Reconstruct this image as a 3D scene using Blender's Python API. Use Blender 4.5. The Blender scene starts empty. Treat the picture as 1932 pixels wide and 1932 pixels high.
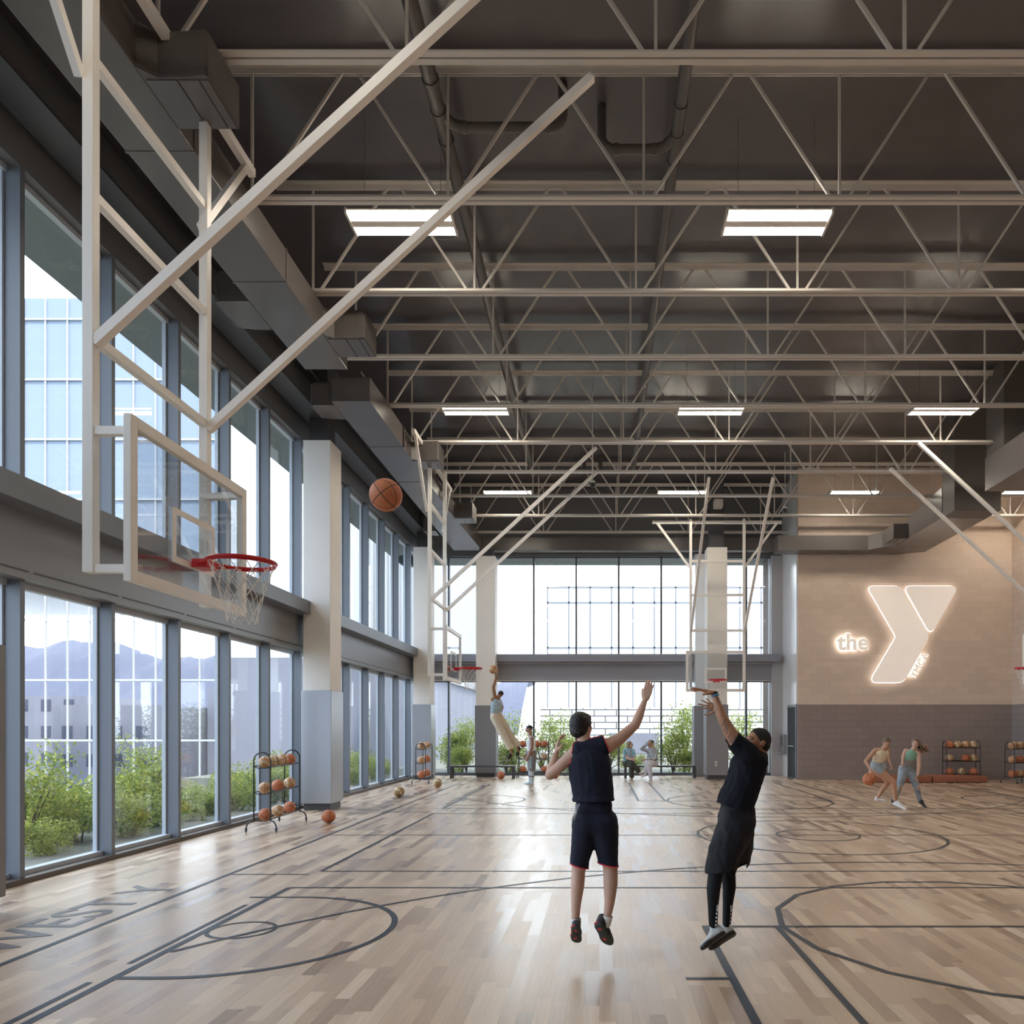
import bpy, bmesh, math, random
from mathutils import Vector, Matrix, Quaternion
random.seed(7)
SC = bpy.context.scene
COL = SC.collection
PI = math.pi
CAM = Vector((0, 0, 1.6)); FPX = 1400.0; VX, VY = 1131.0, 1373.0   # eye height 1.6 m, vanishing point and focal length read off the photograph

def W(px, py, Y):
    return Vector(((px-VX)/FPX*Y, Y, 1.6-(py-VY)/FPX*Y))
def FL(px, py):
    Y = 2240.0/(py-VY)
    return Vector(((px-VX)/FPX*Y, Y, 0))

# ------------------------------------------------------------------ objects
def link(o, parent=None):
    COL.objects.link(o)
    if parent is not None: o.parent = parent
    return o
def tag(o, label=None, cat=None, group=None, kind=None):
    if label: o['label'] = label
    if cat: o['category'] = cat
    if group: o['group'] = group
    if kind: o['kind'] = kind
    return o
def empty(name, loc=(0,0,0), rz=0.0, label=None, cat=None, group=None, kind=None):
    o = bpy.data.objects.new(name, None); COL.objects.link(o)
    o.location = loc; o.rotation_euler = (0, 0, rz); o.empty_display_size = .1
    return tag(o, label, cat, group, kind)
def obj(name, bm, mat, parent=None, smooth=False, label=None, world=False):
    me = bpy.data.meshes.new(name)
    if smooth is True:
        for f in bm.faces: f.smooth = True
    elif smooth:
        a = smooth
        for f in bm.faces: f.smooth = True
        bm.normal_update()
        for e in bm.edges:
            if len(e.link_faces) == 2 and e.calc_face_angle(0) > a: e.smooth = False
    bm.to_mesh(me); bm.free()
    for m in (mat if isinstance(mat, (list, tuple)) else [mat]): me.materials.append(m)
    o = bpy.data.objects.new(name, me); link(o, parent)
    if world and parent is not None:
        M = Matrix.LocRotScale(parent.location, parent.rotation_euler, parent.scale)
        if parent.parent is not None:
            p = parent.parent
            M = Matrix.LocRotScale(p.location, p.rotation_euler, p.scale) @ M
        me.transform(M.inverted())
    if label: o['label'] = label
    return o
def struct(name, bm, mat, parent=None, smooth=False):
    o = obj(name, bm, mat, parent, smooth)
    if parent is None: o['kind'] = 'structure'
    return o
def kids(o): return [c for c in bpy.data.objects if c.parent == o]
def copy_tree(root, loc=None, rz=None, label=None, group=None):
    def rec(o, par):
        c = o.copy(); COL.objects.link(c)
        if par is not None: c.parent = par
        for k in ch.get(o.name, []): rec(k, c)
        return c
    ch = {}
    for k in bpy.data.objects:
        if k.parent is not None: ch.setdefault(k.parent.name, []).append(k)
    r = rec(root, None)
    if loc is not None: r.location = loc
    if rz is not None: r.rotation_euler = (0, 0, rz)
    if label: r['label'] = label
    if group: r['group'] = group
    return r

# ------------------------------------------------------------------ shapes
def B(): return bmesh.new()
def box(bm, x0, x1, y0, y1, z0, z1, bev=0.0):
    r = bmesh.ops.create_cube(bm, size=1.0)
    vs = r['verts']
    for v in vs:
        v.co = Vector(((x0+x1)/2 + v.co.x*(x1-x0), (y0+y1)/2 + v.co.y*(y1-y0), (z0+z1)/2 + v.co.z*(z1-z0)))
    if bev > 0:
        es = list({e for v in vs for e in v.link_edges})
        bmesh.ops.bevel(bm, geom=es, offset=bev, segments=2, affect='EDGES', profile=.6)
    return bm
def frame_of(d, hint=None):
    d = d.normalized()
    h = Vector(hint) if hint is not None else (Vector((0,0,1)) if abs(d.z) < .9 else Vector((1,0,0)))
    u = h - d*h.dot(d)
    if u.length < 1e-5: u = d.orthogonal()
    u.normalize(); v = d.cross(u).normalized()
    return d, u, v
def bar(bm, a, b, w, h=None, hint=None):
    """square section bar from a to b; w across u (hint), h across v"""
    a, b = Vector(a), Vector(b); h = h or w
    d, u, v = frame_of(b-a, hint)
    q = [(-1,-1),(1,-1),(1,1),(-1,1)]
    A = [bm.verts.new(a + u*(s*w/2) + v*(t*h/2)) for s,t in q]
    C = [bm.verts.new(b + u*(s*w/2) + v*(t*h/2)) for s,t in q]
    for i in range(4):
        j = (i+1) % 4
        bm.faces.new((A[i], A[j], C[j], C[i]))
    bm.faces.new(A[::-1]); bm.faces.new(C)
    return bm
def tube(bm, pts, r, n=8, closed=False, caps=True):
    pts = [Vector(p) for p in pts]; N = len(pts)
    rr = r if isinstance(r, (list, tuple)) else [r]*N
    rings = []; u = None
    for i, p in enumerate(pts):
        if closed: d = pts[(i+1) % N]-pts[i-1]
        else: d = pts[min(i+1, N-1)]-pts[max(i-1, 0)]
        if d.length < 1e-9: d = Vector((0,0,1))
        d.normalize()
        if u is None: u = frame_of(d)[1]
        u = u - d*u.dot(d)
        if u.length < 1e-6: u = d.orthogonal()
        u.normalize(); v = d.cross(u)
        rings.append([bm.verts.new(p + (u*math.cos(2*PI*k/n)+v*math.sin(2*PI*k/n))*rr[i]) for k in range(n)])
    M = N if closed else N-1
    for i in range(M):
        a, b = rings[i], rings[(i+1) % N]
        for k in range(n):
            try: bm.faces.new((a[k], a[(k+1) % n], b[(k+1) % n], b[k]))
            except ValueError: pass
    if caps and not closed:
        bm.faces.new(rings[0][::-1]); bm.faces.new(rings[-1])
    return bm
def prism(bm, poly, z0, z1, M=None):
    """extrude a 2d polygon (x,y) from z0 to z1, optional matrix"""
    M = M or Matrix.Identity(4)
    a = [bm.verts.new(M @ Vector((x, y, z0))) for x, y in poly]
    b = [bm.verts.new(M @ Vector((x, y, z1))) for x, y in poly]
    n = len(poly)
    bm.faces.new(a[::-1]); bm.faces.new(b)
    for i in range(n):
        j = (i+1) % n
        bm.faces.new((a[i], a[j], b[j], b[i]))
    return bm
def quadstrip(bm, L, R):
    a = [bm.verts.new(p) for p in L]; b = [bm.verts.new(p) for p in R]
    for i in range(len(a)-1): bm.faces.new((a[i], b[i], b[i+1], a[i+1]))
def sphere(bm, c, r, seg=24, rings=14, scale=(1,1,1), rot=None):
    M = Matrix.Translation(c)
    if rot is not None: M = M @ rot.to_4x4()
    M = M @ Matrix.Diagonal((r*scale[0], r*scale[1], r*scale[2], 1))
    bmesh.ops.create_uvsphere(bm, u_segments=seg, v_segments=rings, radius=1.0, matrix=M)
    return bm

# ------------------------------------------------------------------ materials
def newmat(name):
    m = bpy.data.materials.new(name); m.use_nodes = True
    nt = m.node_tree; nt.nodes.clear()
    out = nt.nodes.new('ShaderNodeOutputMaterial')
    return m, nt, out
def node(nt, typ, **kw):
    n = nt.nodes.new(typ)
    for k, v in kw.items():
        if k in n.inputs: n.inputs[k].default_value = v
        else: setattr(n, k, v)
    return n
def principled(nt, out, col=(.8,.8,.8), rough=.5, metal=0.0, spec=.5):
    p = nt.nodes.new('ShaderNodeBsdfPrincipled')
    p.inputs['Base Color'].default_value = (*col, 1); p.inputs['Roughness'].default_value = rough
    p.inputs['Metallic'].default_value = metal; p.inputs['Specular IOR Level'].default_value = spec
    nt.links.new(p.outputs[0], out.inputs['Surface'])
    return p
def mat(name, col, rough=.5, metal=0.0, spec=.5, var=0.0, vscale=6.0, bump=0.0, bscale=60.0):
    m, nt, out = newmat(name)
    p = principled(nt, out, col, rough, metal, spec)
    if var > 0 or bump > 0:
        tc = node(nt, 'ShaderNodeTexCoord')
        nz = node(nt, 'ShaderNodeTexNoise', Scale=vscale, Detail=4.0)
        nt.links.new(tc.outputs['Object'], nz.inputs['Vector'])
        if var > 0:
            mr = node(nt, 'ShaderNodeMapRange'); mr.inputs[1].default_value = .3; mr.inputs[2].default_value = .7
            mr.inputs[3].default_value = 1-var; mr.inputs[4].default_value = 1+var
            nt.links.new(nz.outputs['Fac'], mr.inputs[0])
            mx = node(nt, 'ShaderNodeVectorMath', operation='SCALE'); mx.inputs[0].default_value = col
            nt.links.new(mr.outputs[0], mx.inputs['Scale']); nt.links.new(mx.outputs[0], p.inputs['Base Color'])
        if bump > 0:
            n2 = node(nt, 'ShaderNodeTexNoise', Scale=bscale, Detail=3.0)
            nt.links.new(tc.outputs['Object'], n2.inputs['Vector'])
            bp = node(nt, 'ShaderNodeBump', Strength=bump, Distance=.01)
            nt.links.new(n2.outputs['Fac'], bp.inputs['Height']); nt.links.new(bp.outputs[0], p.inputs['Normal'])
    return m
def emit(name, col, s):
    m, nt, out = newmat(name)
    e = node(nt, 'ShaderNodeEmission', Strength=s); e.inputs[0].default_value = (*col, 1)
    nt.links.new(e.outputs[0], out.inputs['Surface']); return m
def glassmat(name, tint=(.93,.96,.97), refl=1.0, base=.03):
    m, nt, out = newmat(name)
    t = node(nt, 'ShaderNodeBsdfTransparent'); t.inputs[0].default_value = (*tint, 1)
    g = node(nt, 'ShaderNodeBsdfGlossy', Roughness=0.0); g.inputs[0].default_value = (refl, refl, refl, 1)
    lw = node(nt, 'ShaderNodeLayerWeight', Blend=.5); pw = node(nt, 'ShaderNodeMath', operation='POWER'); pw.inputs[1].default_value = 4.0
    nt.links.new(lw.outputs['Facing'], pw.inputs[0])
    fr = node(nt, 'ShaderNodeMath', operation='MULTIPLY_ADD'); fr.inputs[1].default_value = .7; fr.inputs[2].default_value = base
    nt.links.new(pw.outputs[0], fr.inputs[0])
    mx = node(nt, 'ShaderNodeMixShader')
    nt.links.new(fr.outputs[0], mx.inputs[0]); nt.links.new(t.outputs[0], mx.inputs[1]); nt.links.new(g.outputs[0], mx.inputs[2])
    nt.links.new(mx.outputs[0], out.inputs['Surface']); return m
def brickmat(name, col, mortar, bw, bh, rough=.75, msize=.008, vertical='XZ', split=None, col2=None, mortar2=None, var=.04):
    """masonry on a vertical wall in object space; split: height where a second paint colour ends"""
    m, nt, out = newmat(name)
    p = principled(nt, out, col, rough)
    tc = node(nt, 'ShaderNodeTexCoord'); sp = node(nt, 'ShaderNodeSeparateXYZ'); cb = node(nt, 'ShaderNodeCombineXYZ')
    nt.links.new(tc.outputs['Object'], sp.inputs[0])
    nt.links.new(sp.outputs['X' if vertical == 'XZ' else 'Y'], cb.inputs[0]); nt.links.new(sp.outputs['Z'], cb.inputs[1])
    def br(c, mo):
        b = node(nt, 'ShaderNodeTexBrick', Scale=1.0); b.offset = .5
        b.inputs['Color1'].default_value = (*c, 1); b.inputs['Color2'].default_value = (*[x*(1-var*2) for x in c], 1)
        b.inputs['Mortar'].default_value = (*mo, 1); b.inputs['Mortar Size'].default_value = msize
        b.inputs['Brick Width'].default_value = bw; b.inputs['Row Height'].default_value = bh
        nt.links.new(cb.outputs[0], b.inputs['Vector']); return b
    b1 = br(col, mortar); src = b1.outputs['Color']
    if split is not None:
        b2 = br(col2, mortar2 or mortar)
        gt = node(nt, 'ShaderNodeMath', operation='GREATER_THAN'); gt.inputs[1].default_value = split
        nt.links.new(sp.outputs['Z'], gt.inputs[0])
        mx = node(nt, 'ShaderNodeMix', data_type='RGBA')
        nt.links.new(gt.outputs[0], mx.inputs['Factor']); nt.links.new(b2.outputs['Color'], mx.inputs['A']); nt.links.new(src, mx.inputs['B'])
        src = mx.outputs['Result']
    nt.links.new(src, p.inputs['Base Color'])
    bp = node(nt, 'ShaderNodeBump', Strength=.5, Distance=.004); bp.invert = True
    nt.links.new(b1.outputs['Fac'], bp.inputs['Height']); nt.links.new(bp.outputs[0], p.inputs['Normal'])
    return m
def floormat():
    m, nt, out = newmat('maple_floor')
    p = principled(nt, out, (.5,.38,.27), .3)
    tc = node(nt, 'ShaderNodeTexCoord'); sp = node(nt, 'ShaderNodeSeparateXYZ'); nt.links.new(tc.outputs['Object'], sp.inputs[0])
    def M(op, a, b=None, c=None):
        n = node(nt, 'ShaderNodeMath', operation=op)
        for i, x in enumerate((a, b, c)):
            if x is None: continue
            if isinstance(x, (int, float)): n.inputs[i].default_value = x
            else: nt.links.new(x, n.inputs[i])
        return n.outputs[0]
    wd = .092
    row = M('FLOOR', M('DIVIDE', sp.outputs['X'], wd))
    rn = node(nt, 'ShaderNodeTexWhiteNoise', noise_dimensions='1D'); nt.links.new(row, rn.inputs['W'])
    off = M('MULTIPLY', rn.outputs['Value'], 7.3)
    ln = M('ADD', .55, M('MULTIPLY', rn.outputs['Value'], .35))
    yy = M('DIVIDE', M('ADD', sp.outputs['Y'], off), ln)
    pl = M('FLOOR', yy)
    cb = node(nt, 'ShaderNodeCombineXYZ'); nt.links.new(row, cb.inputs[0]); nt.links.new(pl, cb.inputs[1])
    wn = node(nt, 'ShaderNodeTexWhiteNoise', noise_dimensions='2D'); nt.links.new(cb.outputs[0], wn.inputs['Vector'])
    cr = node(nt, 'ShaderNodeValToRGB')
    cr.color_ramp.interpolation = 'LINEAR'
    els = cr.color_ramp.elements
    els[0].position = 0; els[0].color = (0.275,0.177,0.118,1)
    els[1].position = 1; els[1].color = (0.655,0.511,0.385,1)
    for pos, c in ((.08,(0.362,0.245,0.166,1)), (.25,(0.454,0.318,0.219,1)), (.55,(0.518,0.378,0.264,1)), (.82,(0.586,0.442,0.317,1))):
        e = els.new(pos); e.color = c
    nt.links.new(wn.outputs['Value'], cr.inputs[0])
    # grain drawn out along each board
    mp = node(nt, 'ShaderNodeCombineXYZ')
    nt.links.new(M('MULTIPLY', sp.outputs['X'], 40.0), mp.inputs[0]); nt.links.new(M('MULTIPLY', sp.outputs['Y'], 2.2), mp.inputs[1])
    nt.links.new(M('MULTIPLY', wn.outputs['Value'], 31.0), mp.inputs[2])
    gz = node(nt, 'ShaderNodeTexNoise', Scale=1.0, Detail=5.0, Distortion=1.2); nt.links.new(mp.outputs[0], gz.inputs['Vector'])
    gf = M('ADD', .80, M('MULTIPLY', gz.outputs['Fac'], .40))
    # seams
    fx = M('FRACT', M('DIVIDE', sp.outputs['X'], wd)); fy = M('FRACT', yy)
    sx = M('LESS_THAN', M('MINIMUM', fx, M('SUBTRACT', 1.0, fx)), .018)
    sy = M('LESS_THAN', M('MINIMUM', fy, M('SUBTRACT', 1.0, fy)), .0022)
    seam = M('MAXIMUM', sx, sy)
    gs = M('MULTIPLY', gf, M('SUBTRACT', 1.0, M('MULTIPLY', seam, .16)))
    mul = node(nt, 'ShaderNodeVectorMath', operation='SCALE')
    nt.links.new(cr.outputs[0], mul.inputs[0]); nt.links.new(gs, mul.inputs['Scale'])
    nt.links.new(mul.outputs[0], p.inputs['Base Color'])
    rg = M('ADD', FLOOR_ROUGH, M('MULTIPLY', wn.outputs['Value'], .20))
    nt.links.new(rg, p.inputs['Roughness'])
    p.inputs['Specular IOR Level'].default_value = .5
    p.inputs['Coat Weight'].default_value = .35; p.inputs['Coat Roughness'].default_value = .27
    return m
FLOOR_ROUGH = .25
LAMP_S = 29.0
SIGN_S = 3.2
GLOW_DIR = (-.15, 1.0, .45)
SKY_A = (.42,.50,.62); SKY_B = (.80,.88,1.0); SKY_C = (1.25,1.27,1.3)
SKY_S = 4.2
SUN_E = 6.0
SUN_DIR = (.45, -.8, 1.5)
EXPO = 0.4
M_floor = floormat()
M_line = mat('court_line_paint', (.022,.030,.046), .42, spec=.35)
M_stain = mat('court_letter_stain', (.13,.115,.12), .35, var=.25, vscale=14)
M_frame = mat('window_frame_grey', (.165,.18,.21), .42)
M_frame_dark = mat('window_frame_dark', (.075,.085,.105), .45)
M_kerb = mat('kerb_brown', (.10,.085,.075), .5)
M_panel = mat('spandrel_grey', (.225,.23,.245), .36, var=.05, vscale=.7)
M_white = mat('painted_white', (.74,.73,.72), .45)
M_offwhite = mat('joist_paint', (.66,.615,.58), .36)
M_colpaint = mat('column_paint', (.87,.83,.78), .6, var=.03, vscale=2)
M_clad = mat('column_cladding', (.42,.42,.45), .35, metal=.55)
M_clad_matte = mat('column_padding', (.25,.245,.26), .5)
M_deck = mat('roof_deck', (.125,.115,.125), .24, var=.08, vscale=1.5)
M_duct = mat('duct_brown', (.125,.110,.108), .27, var=.05, vscale=1.0)
M_duct_dark = mat('duct_box_brown', (.10,.088,.083), .5)
M_steel_dark = mat('dark_steel', (.07,.07,.078), .5)
M_pipe = mat('drain_pipe', (.10,.088,.085), .45)
M_black = mat('black_metal', (.02,.022,.027), .4)
M_hoop = mat('hoop_frame_paint', (.86,.82,.78), .4)
M_red = mat('rim_red', (.55,.008,.012), .35)
M_net = mat('net_cord', (.80,.77,.74), .8)
M_glass = glassmat('window_glass', (.90,.94,.96))
M_bglass = glassmat('backboard_glass', (.93,.95,.96), .9, .16)
M_bench = mat('bench_charcoal', (.07,.07,.078), .45)
M_mat_o = mat('vinyl_mat_brown', (.33,.125,.075), .45, var=.08)
M_door = mat('door_dark_grey', (.035,.038,.045), .75)
M_steel = mat('stainless', (.5,.5,.52), .3, metal=.8)
M_plastic = mat('white_plastic', (.8,.8,.78), .4)
M_lamp = emit('lamp_diffuser', (1.0,.90,.74), LAMP_S)
M_rim_light = emit('sign_edge_light', (1.0,.90,.80), SIGN_S)
M_sign = mat('sign_face', (.80,.72,.65), .5)
_p = [n for n in M_sign.node_tree.nodes if n.type == 'BSDF_PRINCIPLED'][0]
_p.inputs['Emission Color'].default_value = (1.0,.86,.76,1); _p.inputs['Emission Strength'].default_value = .27   # translucent lit face
UP1 = (.70,.57,.475); LO1 = (.30,.245,.235)
M_cmu = brickmat('painted_block_wall', UP1, tuple(x*.87 for x in UP1), .406, .203, .7, .006, 'XZ', 2.318, LO1, tuple(x*.72 for x in LO1))
M_cmu_side = brickmat('painted_block_side', UP1, tuple(x*.80 for x in UP1), .406, .203, .7, .007, 'YZ', 2.318, (.30,.27,.265), tuple(x*.72 for x in LO1))
M_wallwhite = mat('white_wall', (.88,.89,.91), .22, spec=.7)
M_wallrear = mat('rear_wall_paint', (.30,.26,.23), .7)
M_wallupper = mat('upper_wall_grey', (.16,.16,.17), .6)
def ballmat(name, col, alt=None, seam=(.03,.022,.02)):
    m, nt, out = newmat(name)
    p = principled(nt, out, col, .55)
    tc = node(nt, 'ShaderNodeTexCoord'); sp = node(nt, 'ShaderNodeSeparateXYZ')
    nr = node(nt, 'ShaderNodeVectorMath', operation='NORMALIZE')
    nt.links.new(tc.outputs['Object'], nr.inputs[0]); nt.links.new(nr.outputs[0], sp.inputs[0])
    def M(op, a, b=None):
        n = node(nt, 'ShaderNodeMath', operation=op)
        for i, x in enumerate((a, b)):
            if x is None: continue
            if isinstance(x, (int, float)): n.inputs[i].default_value = x
            else: nt.links.new(x, n.inputs[i])
        return n.outputs[0]
    ax, az = M('ABSOLUTE', sp.outputs['X']), M('ABSOLUTE', sp.outputs['Z'])
    # the two curved seams: |y| - (.45 + .35*z^2) = 0
    ay = M('ABSOLUTE', sp.outputs['Y']); curve = M('ADD', .42, M('MULTIPLY', M('MULTIPLY', sp.outputs['Z'], sp.outputs['Z']), .42))
    cd = M('ABSOLUTE', M('SUBTRACT', ay, curve))
    d = M('MINIMUM', M('MINIMUM', ax, az), cd)
    ln = M('LESS_THAN', d, .026)
    base = node(nt, 'ShaderNodeMix', data_type='RGBA'); base.inputs['A'].default_value = (*col, 1); base.inputs['B'].default_value = (*(alt or col), 1)
    nt.links.new(M('LESS_THAN', cd, .16) if alt else M('LESS_THAN', d, -1.0), base.inputs['Factor'])
    mx = node(nt, 'ShaderNodeMix', data_type='RGBA'); mx.inputs['B'].default_value = (*seam, 1)
    nt.links.new(ln, mx.inputs['Factor']); nt.links.new(base.outputs['Result'], mx.inputs['A']); nt.links.new(mx.outputs['Result'], p.inputs['Base Color'])
    return m
M_ball_o = ballmat('orange_ball', (.52,.17,.075))
M_ball_t = ballmat('tan_ball', (.50,.26,.12), (.72,.58,.42))
M_ball_c = ballmat('ochre_ball', (.42,.26,.12), (.75,.66,.50))
BALLM = {'o': M_ball_o, 't': M_ball_t, 'c': M_ball_c}
def skinmat(name, col, rough=.5):
    m, nt, out = newmat(name)
    p = principled(nt, out, col, rough)
    p.inputs['Subsurface Weight'].default_value = .06
    p.inputs['Subsurface Radius'].default_value = (.02,.008,.004)
    return m
# ------------------------------------------------------------------ the hall
XI, XG = -5.926, -6.12          # inner face of the side mullions, side glazing plane
YB, YG = 24.90, 25.06           # inner face of the end mullions, end glazing plane
Y0 = -6.0                       # wall behind the camera
ZB_ = 7.425; XR = 12.70; YS = 22.86; XS = 6.12   # right wall, block wall with the sign, white return wall
ZH, ZL0, ZL1, ZHL, ZD = 7.33, 3.80, 4.05, 3.12, 9.62
MOD = 1.4263; YK = 7.653

bm = B(); box(bm, -6.3, XR+.2, Y0-.2, 25.3, -.25, 0); floor = struct('floor', bm, M_floor)
bm = B(); box(bm, -6.3, XR+.2, Y0-.2, 25.3, ZD, ZD+.25)
struct('ceiling', bm, M_deck)
bm = B(); box(bm, XR, XR+.2, Y0, YS, 0, ZD); struct('wall_right', bm, M_cmu_side)
bm = B(); box(bm, XS, XR+.2, YS, YS+.2, 0, ZD); struct('wall_sign', bm, M_cmu)
bm = B()
box(bm, XS, XS+.2, YS+.2, 25.3, 0, ZD)
struct('wall_return', bm, M_wallwhite)
bm = B(); box(bm, -6.3, XR+.2, Y0-.2, Y0, 0, ZD); struct('wall_rear', bm, M_wallrear)
# solid bands of the glazed walls
bm = B(); box(bm, XG-.12, XI, Y0, 25.3, ZH+.02, ZD); struct('wall_left', bm, M_wallupper)
bm = B(); box(bm, XG-.06, XI+.06, Y0, YB, ZHL, ZL0)
struct('wall_left_spandrel', bm, M_panel)
bm = B()
for k in range(-10, 12):
    y1 = YK + MOD*k
    if y1-1.38 > Y0 and y1 < YB: box(bm, XI+.055, XI+.066, y1-1.38, y1-.03, ZHL+.075, ZHL+.092)
struct('trim_1', bm, M_steel_dark)
bm = B(); box(bm, XG-.04, -5.60, Y0, YB, ZL0, ZL1, .01); struct('trim_2', bm, M_frame)
bm = B(); box(bm, XG-.06, XI+.035, Y0, YB, 0, .055); struct('trim_3', bm, M_kerb)
bm = B(); box(bm, -6.3, XS, YB-.02, 25.3, ZH+.02, ZD); struct('wall_back', bm, M_wallupper)
M_endpanel_hazed = mat('end_wall_panel_hazed', (.34,.34,.37), .45); M_endledge_hazed = mat('end_wall_ledge_hazed', (.27,.28,.33), .42); M_endpost = mat('end_wall_post', (.50,.48,.49), .5)  # panel and ledge colours lightened to imitate haze at the far windows
bm = B(); box(bm, XI-.1, XS, YB-.06, YG+.06, ZHL+.05, ZL0-.03); struct('wall_back_spandrel', bm, M_endpanel_hazed)
bm = B(); box(bm, XI-.1, 5.98, 24.45, YG+.04, ZL0-.02, ZL1-.02, .01); struct('trim_4', bm, M_endledge_hazed)
bm = B(); box(bm, XI-.1, XS, YB-.035, YG+.06, 0, .05); struct('trim_5', bm, M_frame_dark)
bm = B(); box(bm, 5.75, XS+.01, YB-.12, 25.3, .0, ZH+.02); struct('wall_back_end', bm, M_endpost)
# white painted strips between head and ledge of the end wall: pale reveal lines
bm = B()
for z in (3.755, 3.172): box(bm, XI-.1, 5.74, YB-.075, YB-.06, z-.012, z+.012)
struct('trim_6', bm, M_white)

# windows: one bay each, upper and lower, side wall then end wall
wn = 0
def side_bay(y0, y1, z0, z1, k):
    global wn; wn += 1
    e = empty('window_%d' % wn, (XG, y0, z0)); e['kind'] = 'structure'
    t = B(); box(t, XG-.03, XI, y1-.065, y1, z0, z1); obj('mullion', t, M_frame, e, world=True)
    t = B()
    box(t, XG-.02, XG+.09, y0, y1-.065, z0, z0+.05); box(t, XG-.02, XG+.06, y0, y1-.065, z1-.06, z1)
    box(t, XG-.02, XG+.03, y1-.09, y1-.065, z0+.05, z1-.06); box(t, XG-.02, XG+.03, y0, y0+.02, z0+.05, z1-.06)
    obj('sash', t, M_sash, e, world=True)
    t = B(); box(t, XG-.006, XG+.006, y0+.01, y1-.07, z0+.03, z1-.03); obj('pane', t, M_glass, e, world=True)
M_sash = mat('sash_pale_grey', (.50,.54,.60), .4)
for k in range(-9, 13):
    y1 = YK + MOD*k; y0 = y1 - MOD
    y1 = min(y1, YB)
    side_bay(y0, y1, .055, ZHL, k); side_bay(y0, y1, ZL1, ZH+.02, k)
def end_bay(x0, x1, z0, z1):
    global wn; wn += 1
    e = empty('window_%d' % wn, (x0, YG, z0)); e['kind'] = 'structure'
    t = B(); box(t, x1-.055, x1, YB, YG+.02, z0, z1); obj('mullion', t, M_frame_dark, e, world=True)
    t = B()
    box(t, x0, x1-.055, YG-.06, YG+.02, z0, z0+.035); box(t, x0, x1-.055, YG-.06, YG+.02, z1-.035, z1)
    obj('sash', t, M_frame_dark, e, world=True)
    t = B(); box(t, x0+.01, x1-.06, YG-.006, YG+.006, z0+.02, z1-.02); obj('pane', t, M_glass, e, world=True)
for k in range(-2, 7):
    x1 = -2.18 + 1.428*k; x0 = x1 - 1.428
    if k == -2: x0 = XG
    if k == 6: x1 = 5.80
    if x1 > 5.85: x1 = 5.80
    if x0 >= 5.7: continue
    end_bay(x0, x1, .05, ZHL+.05); end_bay(x0, x1, ZL1-.02, ZH+.02)

# columns: plaster shaft, padded metal cladding, recessed plinth, dark steel above
def column(x0, x1, y0, y1, clad, label, ztop=7.18, name='column', zcore=ZD):
    e = empty(name, ((x0+x1)/2, (y0+y1)/2, 0), 0, label, 'column', 'square columns of the hall')
    t = B(); box(t, x0+.03, x1-.03, y0+.03, y1-.03, 2.318, ztop, .008); obj('shaft', t, M_colpaint, e, world=True)
    t = B(); box(t, x0, x1, y0, y1, .13, 2.318, .006); obj('cladding', t, clad, e, world=True)
    t = B(); box(t, x0+.04, x1-.04, y0+.04, y1-.04, 0, .13); obj('plinth', t, M_bench, e, world=True)
    t = B(); box(t, x0+.12, x1-.12, y0+.12, y1-.12, ztop, zcore); obj('steel_core', t, M_steel_dark, e, world=True)
    return e
column(-5.775, -5.175, 5.80, 6.47, M_clad_matte, 'dark clad column base cut off by the picture edge, nearest the camera')
column(-5.775, -5.19, 14.36, 15.03, M_clad, 'large pale column with shiny metal base beside the nearest ball rack')
column(-5.775, -5.19, 22.86, 23.50, M_clad, 'pale column with metal base behind the smaller ball rack near the far corner')
column(-4.04, -3.36, 24.06, 24.70, M_clad_matte, 'pale column standing in the far window wall behind the dunking player', zcore=ZB_)
column(3.30, 3.98, 22.90, 23.55, M_clad_matte, 'pale column behind the central far hoop with an outlet on its grey base')
bm = B(); box(bm, 3.10, 3.46, 24.3, 24.88, 0.0, 2.318, .006)
e = empty('pilaster', (3.28, 24.6, 0), 0, 'narrow grey and white pilaster half hidden behind the far outlet column', 'pilaster')
obj('cladding', bm, M_clad_matte, e, world=True)
t = B(); box(t, 3.14, 3.50, 24.33, 24.88, 2.318, 7.3); obj('shaft', t, M_wallwhite, e, world=True)
# outlet
e = empty('wall_outlet', (3.60, 22.895, .50), 0, 'small white outlet plate on the grey base of the far column', 'outlet')
t = B(); box(t, 3.565, 3.635, 22.885, 22.90, .42, .56, .003); obj('cover_plate', t, M_plastic, e, world=True)
t = B(); box(t, 3.59, 3.61, 22.88, 22.886, .45, .525); obj('socket', t, M_bench, e, world=True)

# ledge ends and spandrel ends are trims; door and drinking unit in the white return wall
e = empty('door_1', (XS, 23.6, 0)); e['kind'] = 'structure'
t = B(); box(t, XS-.03, XS+.01, 23.0, 23.07, 0, 2.33); box(t, XS-.03, XS+.01, 24.0, 24.07, 0, 2.33); box(t, XS-.03, XS+.01, 23.07, 24.0, 2.26, 2.33)
obj('door_frame', t, M_panel, e, world=True)
t = B(); box(t, XS-.012, XS+.0, 23.08, 23.99, .01, 2.25); obj('door_leaf', t, M_door, e, world=True)
t = B(); bar(t, (XS-.05, 23.2, 1.02), (XS-.05, 23.85, 1.02), .03); obj('push_bar', t, M_steel, e, world=True)
e = empty('drinking_fountain', (XS-.1, 24.5, .9), 0, 'grey recessed drinking unit on the white wall beside the dark door', 'fountain')
t = B(); box(t, XS-.10, XS, 24.22, 24.78, .78, 1.38, .01); obj('body', t, M_steel, e, world=True)
t = B(); box(t, XS-.16, XS-.02, 24.30, 24.70, .74, .80, .01); obj('basin', t, M_steel, e, world=True)
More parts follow.
